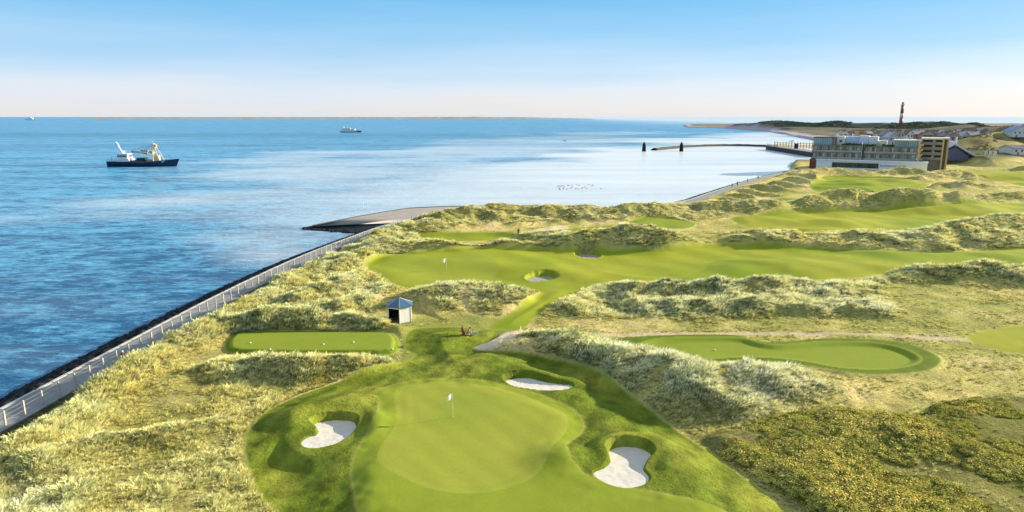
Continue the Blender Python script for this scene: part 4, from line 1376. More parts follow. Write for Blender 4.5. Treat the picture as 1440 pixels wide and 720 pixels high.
def trawler():
    a = at(149, 234.5, SEA); b = at(256, 233.0, SEA)
    Lh = b[0] - a[0] - 1.0
    navy = mat('navy_hull_paint', (.012, .03, .075), .35, noise=.3, scale=.6)
    wh = mat('white_ship_paint', (.80, .81, .80), .4, noise=.05, scale=.5)
    cream = mat('cream_gantry_paint', (.72, .58, .38), .5, noise=.15, scale=1)
    org = mat('orange_gear', (.62, .30, .16), .6)
    dg = mat('dark_green_gear', (.03, .06, .05), .7, noise=.3)
    glass = mat('dark_wheelhouse_glass', (.02, .03, .04), .1, spec=.8)
    root = empty('beam_trawler', (a[0], (a[1] + b[1]) / 2, SEA), R(-1), 'dark blue beam trawler with white wheelhouse and cream gantry heading right', 'fishing boat')
    s = Lh / 46.0
    h, st = hullmesh(Lh, 9, 3.1, 2.9, 4.7, 'hull', navy, root)
    k = MB(); 
    for sgn in (-1, 1):
        for i in range(len(st) - 1):
            x0, w0, h0, r0 = st[i]; x1, w1, h1, r1 = st[i + 1]
            k.tube((x0 + r0, sgn * (w0 + .03), h0 + .02), (x1 + r1, sgn * (w1 + .03), h1 + .02), .10, n=4)
    k.build('gunwale_rail', mat('pale_rail', (.35, .42, .5), .5), root)
    # registration marks at the bow (too small to read in the photo)
    for i in range(5):
        x = Lh * (.835 + .018 * i); MB().box(x, x + .45, -3.9 + .42 * i + .02, -3.86 + .42 * i, 2.6 + .12 * i, 3.5 + .12 * i).build('registration_letter', wh, h)
    # superstructure
    MB().box(6.2 * s, 15.5 * s, -3.4, 3.4, 2.8, 4.9).build('deckhouse', wh, root, bevel=.08)
    wh_ = MB().prism_x([(-2.9, 4.9), (2.9, 4.9), (2.7, 7.6), (-2.7, 7.6)], 7.2 * s, 14.4 * s).build('wheelhouse', wh, root, bevel=.08)
    g = MB()
    for i in range(7): g.box(7.6 * s + i * .95 * s, 8.25 * s + i * .95 * s, -2.99, 2.99, 5.75, 6.75)
    g.box(14.2 * s, 14.47 * s, -2.2, 2.2, 5.9, 6.7)
    g.build('window', glass, wh_)
    MB().box(6.8 * s, 14.8 * s, -3.05, 3.05, 7.6, 7.78).build('wheelhouse_roof', wh, wh_)
    mast = MB().tube((9.6 * s, 0, 7.7), (6.0 * s, 0, 14.2), .62, .42, 8); mast.tube((7.2 * s, 0, 12.6), (5.6 * s, 0, 14.6), .75, .5, 8); mast.build('leaning_mast', wh, root)
    MB().tube((11.5 * s, 0, 7.7), (11.5 * s, 0, 9.2), .16).box(10.6 * s, 12.4 * s, -.15, .15, 9.0, 9.3).build('radar', wh, root)
    MB().tube((9.8 * s, 1.2, 7.7), (9.8 * s, 1.2, 9.6), .35).build('funnel', wh, root)
    f = MB(); 
    for sx in (.6, 1.8, 3.2): f.tube((sx, -3.2, 3.0), (sx, -3.2, 4.6), .07, n=5)
    f.tube((.5, -3.2, 4.5), (6, -3.2, 4.5), .06, n=4)
    MB().tube((1.2, 0, 3), (1.2, 0, 6.3), .07, n=5).build('flag_staff', dg, root)
    f.build('stern_rail', dg, root)
    d = MB().box(20.5 * s, 25.5 * s, -3.0, 3.0, 2.8, 5.2).box(16 * s, 20 * s, -2, 2, 2.8, 3.7); d.build('winch_house', dg, root, bevel=.15)
    nets = MB()
    vs, fs = ico_blob(1.6, 3, 2, .5, .2)
    nets.add([(v[0] * 1.5 + 27.5 * s, v[1], v[2] + 3.6) for v in vs], fs); nets.build('net_heap', org, root)
    # A-frame gantry forward
    A = MB()
    for sy in (-2.8, 2.8):
        A.tube((32.0 * s, sy, 2.9), (31.2 * s, sy * .35, 13.5), .34, .24)
        A.tube((36.5 * s, sy, 3.4), (32.4 * s, sy * .35, 12.2), .26, .2)
    A.box(30.6 * s, 33.3 * s, -1.3, 1.3, 11.2, 11.6); A.box(30.8 * s, 32.2 * s, -1.0, 1.0, 13.3, 13.7); A.tube((31.2 * s, 0, 13.5), (31.2 * s, 0, 15.6), .14)
    A.tube((31.7 * s, -2.2, 5.5), (31.7 * s, 2.2, 5.5), .18); A.tube((31.5 * s, -1.5, 8.5), (31.5 * s, 1.5, 8.5), .18)
    A.box(31.3 * s, 35.0 * s, -.8, .8, 3.2, 6.8)
    A.build('gantry', cream, root)
    MB().box(32.4 * s, 33.6 * s, -.9, .9, 11.6, 13.2).build('crows_platform', org, root)
    # beam booms swung up alongside with their gear
    for sy in (-1, 1):
        bm_ = MB().tube((30.8 * s, sy * 2.6, 6.5), (20.0 * s, sy * 5.2, 9.9), .24, .16)
        bm_.build('boom', cream, root)
        gear = MB().tube((19.0 * s, sy * 5.2, 9.2), (24.8 * s, sy * 4.4, 8.9), .55, .5, 7)
        gear.tube((25.5 * s, sy * 4.4, 8.6), (29.2 * s, sy * 3.6, 8.0), .5, .9, 7)
        gear.build('beam_gear', mat('grey_brown_gear', (.42, .36, .28), .7, noise=.3), root)
    rg = MB()
    for sy in (-1, 1):
        rg.tube((31.2 * s, sy, 13.3), (20 * s, sy * 5.2, 9.9), .05, n=4); rg.tube((31.2 * s, 0, 13.5), (44 * s, 0, 4.4), .05, n=4)
        rg.tube((31.2 * s, sy * .8, 13.2), (16.5 * s, sy * 2, 5), .04, n=4)
    rg.build('rigging', dg, root)


trawler()


def ferry():
    a = at(479, 186, SEA); b = at(508, 186, SEA)
    Lh = b[0] - a[0]
    wh = mat('white_ship_paint', (.8, .81, .8), .4); dk = mat('slate_hull_paint', (.05, .10, .16), .4)
    gl = mat('dark_wheelhouse_glass', (.02, .03, .04), .1)
    root = empty('passenger_ferry', (a[0], a[1], SEA), R(-1), 'small white passenger ferry far out on the blue water', 'ferry')
    hullmesh(Lh, 9, 3.0, 2.4, 3.6, 'hull', dk, root, .03)
    hullmesh(Lh * .995, 9.3, 4.0, 3.6, 5.0, 'upper_hull', wh, root, .03, z0=1.6)
    MB().box(Lh * .06, Lh * .72, -3.6, 3.6, 3.6, 6.2).build('saloon', wh, root, bevel=.1)
    wb = MB().box(Lh * .2, Lh * .5, -3, 3, 6.2, 8.6).build('bridge', wh, root, bevel=.1)
    g = MB()
    for i in range(10): g.box(Lh * (.09 + .06 * i), Lh * (.125 + .06 * i), -3.67, 3.67, 4.5, 5.5)
    g.build('window', gl, root)
    MB().box(Lh * .22, Lh * .515, -2.6, 2.6, 7.2, 8.1).build('window', gl, wb)
    MB().tube((Lh * .17, 0, 6), (Lh * .16, 0, 11.5), .9, .7).build('funnel', wh, root)
    MB().tube((Lh * .36, 0, 8.6), (Lh * .36, 0, 12.2), .2, .1).build('mast', wh, root)


ferry()


def far_ship():
    p = at(35, 164.9, SEA); d = 6000
    q = at_d(35, 164.4, d); q2 = at_d(50, 164.4, d); Lh = q2[0] - q[0]
    root = empty('distant_ship', (q[0], d, SEA), 0, 'tiny white ship on the horizon at far left', 'ship')
    wh = mat('hazy_white_paint', (.85, .87, .88), .5)
    hullmesh(Lh, 16, 8, 8, 11, 'hull', wh, root, .03)
    MB().box(Lh * .3, Lh * .75, -7, 7, 8, 19).box(Lh * .4, Lh * .6, -6, 6, 19, 25).build('superstructure', wh, root, bevel=.5)


far_ship()


def small_boat(px, py, Lh, label, rz=0, name='motor_boat', group=None, cat='boat', cab=True, mast=3.2, hullc=None, root=None):
    p = at(px, py, SEA)
    wh = mat('white_ship_paint', (.8, .81, .8), .4); gl = mat('dark_wheelhouse_glass', (.02, .03, .04), .1)
    root = empty(name, p, rz, label, cat, group)
    hullmesh(Lh, Lh * .3, Lh * .12, Lh * .11, Lh * .17, 'hull', hullc or wh, root, .05, -.2)
    c = MB().box(Lh * .3, Lh * .62, -Lh * .1, Lh * .1, Lh * .1, Lh * .26).build('cabin', wh, root, bevel=.05)
    MB().box(Lh * .35, Lh * .6, -Lh * .103, Lh * .103, Lh * .18, Lh * .235).build('window', gl, c)
    if mast: MB().tube((Lh * .45, 0, Lh * .25), (Lh * .45, 0, Lh * .25 + mast), .09, .05, 5).build('mast', wh, root)
    return root


small_boat(791, 198.5, 7, 'small pale boat alone on the water beyond the bay', 0, mast=3.4)
b0 = small_boat(1114, 213.0, 8, 'white motor boat moored behind the pier, leftmost of four', R(60), group='white boats moored behind the pier', mast=0)
for i, (px, lb) in enumerate([(1121, 'white motor boat moored behind the pier, second from left of four'), (1128, 'white motor boat moored behind the pier, third from left of four'), (1135, 'white motor boat moored behind the pier, closest to the hotel')]):
    c = copy_tree(b0); c.location = at(px, 213.6 + .5 * i, SEA); c['label'] = lb
b1 = small_boat(1110, 200.0, 9, 'small boat on the bay behind the yellow pier railing', R(20), mast=2)

# ------------------------------------------------------------------ mooring dolphins, marker post, birds
def dolphin(px, py, label):
    p = at(px, py, SEA)
    root = empty('mooring_dolphin', p, 0, label, 'mooring dolphin', 'dark mooring piles off the harbour')
    dk = mat('black_tarred_timber', (.015, .018, .02), .7)
    for k in range(7):
        t = 2 * math.pi * k / 6; r = 1.5 if k < 6 else 0
        MB().tube((r * math.cos(t), r * math.sin(t), -1), (r * .72 * math.cos(t), r * .72 * math.sin(t), 6.2), .42, .36, 7).build('pile', dk, root)
    MB().lathe([(1.65, 0), (1.65, .5)], 12, (0, 0, 3.9)).build('binding', dk, root)
    MB().lathe([(1.5, 0), (1.35, .5), (.5, 2.0), (.1, 2.5)], 12, (0, 0, 5.9)).build('cap', dk, root)


dolphin(905.5, 213, 'dark pointed pile cluster standing alone in the water left of the breakwater')
dolphin(958, 213, 'dark pile cluster standing in front of the breakwater end')
p = at(511, 292.5, SEA)
root = empty('marker_post', p, 0, 'thin white post in the water beyond the sloping platform', 'post')
MB().tube((0, 0, -1), (0, 0, 2.6), .07, .05, 6).build('pole', m_white, root)
MB().lathe([(.16, 0), (.16, .3), (.05, .45)], 8, (0, 0, 2.4)).build('top_mark', m_white, root)

bird0 = None
for i in range(30):
    px = random.uniform(783, 846); py = 262 + random.uniform(-2.5, 4.0) + abs(px - 815) * .03
    p = at(px, py, SEA)
    if bird0 is None:
        b = MB()
        vs, fs = ico_blob(.17, 5, 2, .6, .0); b.add([(v[0] * 1.9, v[1], v[2] + .08) for v in vs], fs)
        vs, fs = ico_blob(.075, 5, 1, 1, .0); b.add([(v[0] + .28, v[1], v[2] + .30) for v in vs], fs)
        b.tube((.22, 0, .12), (.28, 0, .28), .06, .05, 6); b.tube((.34, 0, .3), (.44, 0, .28), .02, .005, 5); b.tube((-.25, 0, .12), (-.45, 0, .18), .07, .02, 5)
        o = bird0 = b.build('sea_bird', mat('dark_plumage', (.12, .12, .13), .8), smooth=True)
    else: o = bird0.copy(); COL.objects.link(o)
    o.location = p; o.rotation_euler = (0, 0, random.uniform(0, 6.28))
    tag(o, 'tiny dark sea bird in the flock resting on the calm bay', 'bird', 'sea birds resting on the calm water')

# ------------------------------------------------------------------ breakwater, pier
def breakwater():
    pts = [(920, 209.0), (940, 207.0), (960, 205.2), (985, 204.0), (1015, 203.3), (1045, 203.3), (1082, 204.5)]
    P = polyline_smooth([at(px, py, SEA + 1.5) for px, py in pts], 6)
    b = MB(); rr = random.Random(4)
    T = np.gradient(P[:, :2], axis=0); T /= np.linalg.norm(T, axis=1, keepdims=True); Nn = np.stack([-T[:, 1], T[:, 0]], -1)
    prof = [(-4.5, -2.5), (-1.4, 0), (1.4, 0), (4.5, -2.5)]
    vs = []; fs = []
    for i, p in enumerate(P):
        for o_, h in prof: vs.append((p[0] + Nn[i][0] * o_, p[1] + Nn[i][1] * o_, SEA + 1.9 + h + rr.uniform(-.15, .15)))
    for i in range(len(P) - 1):
        for k in range(3): fs.append((i * 4 + k, (i + 1) * 4 + k, (i + 1) * 4 + k + 1, i * 4 + k + 1))
    b.add(vs, fs); o = b.build('breakwater', mat('dark_stone_mole', (.06, .06, .06), .85, noise=.3, scale=.5))
    tag(o, 'long thin dark curved breakwater reaching out across the bay', 'breakwater')


breakwater()


def pier():
    Z1 = 1.6
    a = at(1078, 205.0, Z1); b = at(1142, 214.5, Z1)
    a, b = Vector(a), Vector(b); d = (b - a).normalized(); Lp = (b - a).length
    root = empty('harbour_pier', (a.x, a.y, SEA), math.atan2(d.y, d.x), 'dark sheet pile harbour pier with yellow timber railing left of the hotel', 'pier')
    st = mat('dark_sheet_piling', (.06, .062, .065), .7, noise=.25, scale=.3)
    n = int(Lp / 1.4)
    vs = []; fs = []
    for i in range(n + 1):
        y = 0 if i % 2 else -.45
        vs += [(i * 1.4, y, -2), (i * 1.4, y, Z1 - SEA)]
    for i in range(n): fs.append((2 * i, 2 * i + 2, 2 * i + 3, 2 * i + 1))
    MB().add(vs, fs).build('sheet_pile_wall', st, root)
    MB().box(-.2, Lp, -.5, 9.0, Z1 - SEA, Z1 - SEA + .35).build('capping_beam', mat('grey_concrete_cap', (.26, .25, .24), .8), root)
    MB().box(0, Lp, .3, 9.0, -2, Z1 - SEA - .004).build('pier_core', st, root)
    MB().box(-.15, .15, -.5, 9.0, -2, Z1 - SEA).build('end_wall', st, root)
    yt = mat('sunlit_yellow_timber', (.66, .45, .16), .7, noise=.2)
    r2 = MB(); x = 1.0
    while x < 34:
        r2.box(x, x + .4, .2, .5, Z1 - SEA + .35, Z1 - SEA + 2.0); x += 3.2
    r2.build('bollard_row', mat('dark_bollard', (.08, .07, .07), .6), root)
    hut = MB().box(Lp * .52, Lp * .52 + 2.4, 5, 7.5, Z1 - SEA + .35, Z1 - SEA + 4.4); hut.build('dark_hut', mat('dark_hut_paint', (.04, .04, .05), .7), root)

    # timber jetty behind, warm sunlight put into its yellow colour
    p0 = Vector(at(1088, 207.5, SEA)); p1 = Vector(at(1144, 209.5, SEA)); e = (p1 - p0); Lj = e.length
    rt = empty('timber_jetty', p0, math.atan2(e.y, e.x), 'sunlit yellow timber jetty with tall piles behind the dark pier', 'jetty')
    MB().box(0, Lj, 0, 3.5, 2.6, 3.1).build('deck', yt, rt)
    x = 1.0; pile = None
    while x < Lj:
        if pile is None: pile = MB().box(-.45, .45, -.5, .1, -1, 5.6).build('pile', yt, rt); q = pile
        else: q = pile.copy(); COL.objects.link(q); q.parent = rt
        q.location = (x, 0, random.uniform(-.5, .5)); x += 2.9
    MB().box(0, Lj, -.2, 0, 4.6, 5.0).build('rail', yt, rt); MB().box(0, Lj, -.2, 0, 1.3, 1.8).build('cross_beam', yt, rt)


pier()

# ------------------------------------------------------------------ distant island on the horizon
def island():
    D = 7000.0
    prof = [(120, 0), (150, 8), (185, 16), (240, 12), (300, 14), (350, 10), (420, 13), (470, 17), (520, 15), (560, 22), (610, 27), (650, 24), (700, 17), (760, 13), (800, 6), (830, 0)]
    xs = np.linspace(120, 830, 300)
    h = np.interp(xs, [p[0] for p in prof], [p[1] for p in prof])
    h = h * (1 + .25 * fbm(xs, xs * 0, 9, 3, 601)) + 3 * fbm(xs, xs * 0, 5, 3, 603) * (h > 2) + 3
    vs = []; fs = []
    for i, px in enumerate(xs):
        x = (px - 720) / F * D / CP
        vs += [(x, D - 60, SEA - 1), (x, D, SEA + 4), (x, D + 120, SEA + h[i] * .8 + 6), (x, D + 600, SEA - 1)]
    for i in range(len(xs) - 1):
        for k in range(3): fs.append((i * 4 + k, (i + 1) * 4 + k, (i + 1) * 4 + k + 1, i * 4 + k + 1))
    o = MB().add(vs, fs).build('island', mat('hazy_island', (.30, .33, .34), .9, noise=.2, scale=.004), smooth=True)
    tag(o, kind='structure')


island()

# ------------------------------------------------------------------ lighthouse
def lighthouse():
    D = 1165.0
    b = at_d(1266.5, 175.5, D); t = at_d(1268, 143.5, D)
    H = t[2] - b[2]
    root = empty('lighthouse', (b[0], b[1], b[2]), 0, 'slender red and white banded lighthouse on the wooded dune ridge', 'lighthouse')
    red = mat('red_iron_paint', (.44, .15, .11), .5, noise=.08); wh = mat('lighthouse_white', (.78, .76, .72), .5)
    dk = mat('dark_lantern_iron', (.12, .12, .12), .5)
    r = lambda z: 3.1 - 1.1 * z / H
    for nm, z0, z1, m_ in (('red_band', -2, H * .30, red), ('white_band', H * .30, H * .50, wh), ('red_band', H * .50, H * .86, red)):
        MB().lathe([(r(z0), z0), (r(z1), z1)], 20).build(nm, m_, root, smooth=True)
    MB().lathe([(3.1, H * .86), (3.3, H * .875), (3.3, H * .885)], 20).build('gallery', wh, root)
    g = MB()
    for k in range(12):
        t_ = 2 * math.pi * k / 12; g.tube((3.1 * math.cos(t_), 3.1 * math.sin(t_), H * .885), (3.1 * math.cos(t_), 3.1 * math.sin(t_), H * .915), .08, n=4)
    g.torus((0, 0, 0), 0, 0, n=3, m=3) if False else None
    g.build('gallery_rail', wh, root)
    MB().lathe([(1.9, H * .885), (1.9, H * .955)], 12).build('lantern', mat('lantern_glass', (.35, .42, .42), .2), root)
    MB().lathe([(2.2, H * .955), (1.6, H * .98), (.2, H * 1.0), (.1, H * 1.03)], 16).build('lantern_roof', dk, root)
    w_ = MB()
    for z in (.15, .4, .62, .75): w_.box(-.45, .45, -r(H * z) - .06, -r(H * z) + .3, H * z, H * z + 1.4)
    w_.build('window', dk, root)


lighthouse()

# ------------------------------------------------------------------ hotel
def hotel():
    Y0 = 378.0
    def wx(px, Y=Y0): return (px - 720) / F * Y / CP * 1.0   # close enough: x at forward distance
    TH = R(30)
    def X_(px):
        d_ = ray(px, 215); r_ = d_[0] / d_[1]
        x0_ = ray(1142, 215)[0] / ray(1142, 215)[1] * Y0
        return x0_ + (r_ * Y0 - x0_) / (math.cos(TH) + r_ * math.sin(TH))
    def Z_(py):
        return at_d(1200, py, 362.0)[2]
    xl = X_(1142)
    root = empty('hotel', (xl, Y0, 0), -TH, 'long modern glass and timber hotel on a white podium at the water', 'hotel')
    def x(px): return X_(px) - xl
    z = Z_
    wood = mat('grey_brown_cladding', (.22, .20, .17), .7, noise=.25, scale=.8)
    dark = mat('dark_recess', (.05, .055, .06), .6)
    glassb = mat('blue_grey_glazing', (.16, .38, .48), .08, noise=.4, scale=.25, spec=.9)
    glass = mat('grey_glazing', (.32, .36, .36), .1, noise=.6, scale=.45, spec=.8)  # sky reflection put into the glazing as a lighter base colour
    white = mat('white_render', (.90, .91, .92), .6, noise=.04, scale=.2)
    rail = mat('balcony_glass', (.26, .30, .30), .15, noise=.3, scale=.3, spec=.8)
    warm = mat('sunlit_warm_wall', (.60, .42, .22), .7, noise=.15, scale=.4)  # orange sunlight on the end walls put into their colour
    brown = mat('brown_balcony', (.30, .25, .20), .7, noise=.2, scale=.5)
    # podium
    zp = z(226.5)
    pod = MB().box(x(1151), x(1306), -6, 24, -1.5, zp).build('podium', white, root, bevel=.08)
    MB().box(x(1173), x(1238), -6.06, -5.4, z(236.0), z(229.0)).build('window_band', dark, pod)
    pn = MB()
    for k in range(14):
        a = x(1174) + (x(1237) - x(1174)) * k / 14; pn.box(a + .15, a + (x(1237) - x(1174)) / 14 - .15, -6.1, -6.065, z(235.6), z(229.6))
    pn.build('pane', mat('dusky_glass', (.10, .09, .07), .15, noise=.6, scale=.3), pod)
    MB().box(x(1150), x(1307), -6.6, 24.5, zp, zp + .45).build('podium_coping', white, pod)
    MB().box(x(1140.5), x(1151) - .03, -3, 18, -1.5, z(225.6)).build('brick_base', mat('dark_red_brick', (.22, .07, .06), .8, noise=.35, scale=.8), root)
    # lettering on the podium wall
    cu = bpy.data.curves.new('hotel_sign', 'FONT'); cu.body = 'BUDERSAND HOTEL'; cu.size = 1.35; cu.extrude = .03; cu.align_x = 'CENTER'
    to = bpy.data.objects.new('hotel_sign', cu); COL.objects.link(to)
    dg = bpy.context.evaluated_depsgraph_get()
    me = bpy.data.meshes.new_from_object(to.evaluated_get(dg)); bpy.data.objects.remove(to)
    me.materials.append(mat('slate_blue_letters', (.10, .14, .22), .5))
    so = link('sign_lettering', me, pod); so.location = (x(1259), -6.05, z(233.2)); so.rotation_euler = (math.pi / 2, 0, 0)
    # body: storeys
    def block(px0, px1, py_top, floors, yf, depth, glz, name):
        x0, x1 = x(px0), x(px1); zt = z(py_top); zb = zp + .45
        body = MB().box(x0 + .3, x1 - .3, yf + 1.6, yf + depth, zb, zt - .05).build(name, wood, root)
        fh = (zt - zb) / floors
        sl = MB()
        for k in range(floors + 1):
            zz = zb + k * fh
            sl.box(x0, x1, yf, yf + 1.62, zz - (.25 if k else -.004), zz + .12)
        sl.build('floor_slab', wood, body)
        nb = max(2, int(round((x1 - x0) / 4.3)))
        gl = MB(); fr = MB(); ra = MB(); fin = MB(); cu_ = MB()
        bw = (x1 - x0) / nb
        rr = random.Random(int(px0))
        for k in range(floors):
            zz = zb + k * fh
            for j in range(nb):
                a = x0 + j * bw
                gl.box(a + .25, a + bw - .25, yf + 1.50, yf + 1.58, zz + .15, zz + fh - .35)
                if rr.random() < .55:
                    o_ = rr.uniform(.3, bw - 1.6); cu_.box(a + o_, a + o_ + rr.uniform(.5, 1.2), yf + 1.44, yf + 1.49, zz + .2, zz + fh - .4)
                for q in (.5, 1.5, 2.5, 3.5): fr.box(a + bw * q / 4 - .05, a + bw * q / 4 + .05, yf + 1.40, yf + 1.495, zz + .15, zz + fh - .35)
                fin.box(a - .09, a + .09, yf - .05, yf + 1.45, zz + .125, zz + fh - .26)
            ra.box(x0 + .05, x1 - .05, yf - .06, yf - .01, zz + .2, zz + 1.15)
        gl.build('window', glz, body); fr.build('window_frame', dark, body); ra.build('balustrade', rail, body); fin.build('partition', wood, body)
        cu_.build('curtain', mat('pale_curtain', (.80, .78, .70), .8), body)
        return body
    block(1142, 1211.5, 205.5, 2, -1.5, 16, glass, 'west_wing')
    block(1215, 1290, 206.5, 2, -1.5, 16, glass, 'middle_wing')
    # dark stair slot with a white fin
    MB().box(x(1212), x(1214.6), -1.2, 14, zp + .46, z(203)).build('stair_tower', dark, root)
    MB().box(x(1211.6), x(1212.1), -1.9, 0, zp + .46, z(200)).build('white_fin', white, root)
    # penthouses
    b = MB().box(x(1142.5), x(1168.5), 1, 13, z(205.3), z(194.8)).build('glass_penthouse', glassb, root)
    f = MB()
    for k in range(9):
        a = x(1142.5) + (x(1168.5) - x(1142.5)) * k / 8; f.box(a - .07, a + .07, .9, 1.02, z(205), z(195))
    f.box(x(1142), x(1173), .6, 13.5, z(195), z(194.0)); f.build('penthouse_frame', dark, b)
    MB().box(x(1168.6), x(1173), 1.2, 12, z(205.4), z(195.1)).build('timber_core', brown, root)
    w1 = MB().box(x(1174), x(1185), 4, 12, z(205), z(192.5)).build('white_roof_block', mat('cream_render', (.74, .72, .64), .6), root)
    MB().box(x(1178), x(1182), 3.95, 4.3, z(201), z(198)).build('window', dark, w1)
    hedge_m = mat('green_roof_planting', (.05, .10, .03), .9, noise=.4, scale=1.5)
    hb = MB()
    for px0, px1, h in ((1184, 1210, 2.2), (1218, 1230, 1.4), (1240, 1258, 1.4)):
        for k in range(26):
            a = random.uniform(px0, px1); vs, fs = ico_blob(random.uniform(.5, 1.0), k, 1, .7, .3)
            yy = random.uniform(.5, 3.0)
            hb.add([(v[0] + x(a), v[1] + yy, v[2] + z(205.8) + random.uniform(.2, h * .5)) for v in vs], fs)
    hb.build('roof_planting', hedge_m, root)
    MB().box(x(1184.5), x(1205), 8, 16, z(205), z(193)).build('white_roof_block', mat('pale_blue_render', (.52, .60, .76), .6), root)
    MB().box(x(1205.2), x(1219), 7, 18, z(205.3), z(192)).build('white_roof_block', mat('pale_blue_render2', (.66, .72, .82), .6), root)
    MB().box(x(1219.3), x(1232), 7, 17, z(206), z(193)).build('white_roof_block', mat('lilac_render', (.74, .72, .76), .6), root)
    MB().box(x(1232.3), x(1245), 9, 15, z(206), z(198.5)).build('white_roof_block', mat('cream_render', (.74, .72, .64), .6), root)
    b = MB().box(x(1257), x(1292), 1, 14, z(206.3), z(197.3)).build('glass_penthouse', glassb, root)
    f = MB()
    for k in range(12):
        a = x(1257) + (x(1292) - x(1257)) * k / 11; f.box(a - .07, a + .07, .9, 1.02, z(206), z(198))
    f.build('penthouse_frame', dark, b)
    MB().box(x(1255), x(1294), .2, 15, z(197.3), z(196.2)).build('roof_slab', mat('cream_render', (.74, .72, .64), .6), root)
    # sunlit end wall of the middle wing
    MB().box(x(1290.3), x(1293.6), -1.7, 14, zp - 1, z(197.5)).build('end_wall', warm, root)
    eb = MB()
    for k in range(4): eb.box(x(1293.61), x(1293.61) + 1.3, 0, 9, z(224 - 6.6 * k) , z(224 - 6.6 * k) + .9)
    eb.build('side_balcony', warm, root)
    # right wing, four floors of long balconies
    xr0, xr1 = x(1296), x(1324); yb = 6.0; zt = z(195.5); zb = z(223.5)
    MB().box(xr0, xr1, yb + 1.5, yb + 14, -1, zt).build('east_wing', brown, root)
    fh = (zt - zb) / 4; s_ = MB(); r_ = MB(); g_ = MB(); c_ = MB()
    for k in range(4):
        zz = zb + k * fh
        s_.box(xr0 - .2, xr1 + .2, yb, yb + 1.55, zz - .2, zz + .15)
        r_.box(xr0 - .2, xr1 + .2, yb - .08, yb - .01, zz + .16, zz + 1.3)
        g_.box(xr0 + .4, xr1 - .4, yb + 1.42, yb + 1.49, zz + .4, zz + fh - .4)
        c_.box(xr0 + (xr1 - xr0) * .52, xr0 + (xr1 - xr0) * .66, yb + 1.30, yb + 1.41, zz + .5, zz + fh - .5)
    s_.build('floor_slab', brown, root); r_.build('balustrade', brown, root); g_.build('window', dark, root); c_.build('curtain', mat('pale_curtain', (.62, .60, .54), .8), root)
    MB().box(xr0 - .6, xr1 + .6, yb - .5, yb + 14.5, zt, zt + .8).build('roof_slab', mat('cream_render', (.74, .72, .64), .6), root)
    MB().box(xr1 + .1, xr1 + .9, yb - .3, yb + 12, -1, zt).build('end_wall', warm, root)
    MB().box(x(1327.2), x(1331), yb + .5, yb + 12, -1, zt - .2).build('stair_tower', mat('dark_timber', (.12, .085, .05), .7), root)
    MB().box(x(1331.2), x(1334), yb + 1, yb + 14, -1, zt + .2).build('end_wall', warm, root)
    MB().box(x(1325), x(1334.5), yb - .3, yb + 14, zt + .21, zt + .9).build('roof_slab', mat('cream_render', (.74, .72, .64), .6), root)


hotel()

# ------------------------------------------------------------------ houses of the town
WALLS = {'white': (.72, .70, .66), 'cream': (.66, .58, .42), 'brick': (.34, .22, .17), 'grey': (.42, .44, .44), 'lilac': (.60, .57, .62)}
ROOFS = {'brown': (.20, .15, .12), 'slate': (.13, .14, .17), 'grey': (.32, .30, .30), 'pale': (.50, .48, .50), 'blue': (.30, .42, .60), 'plum': (.16, .14, .20)}


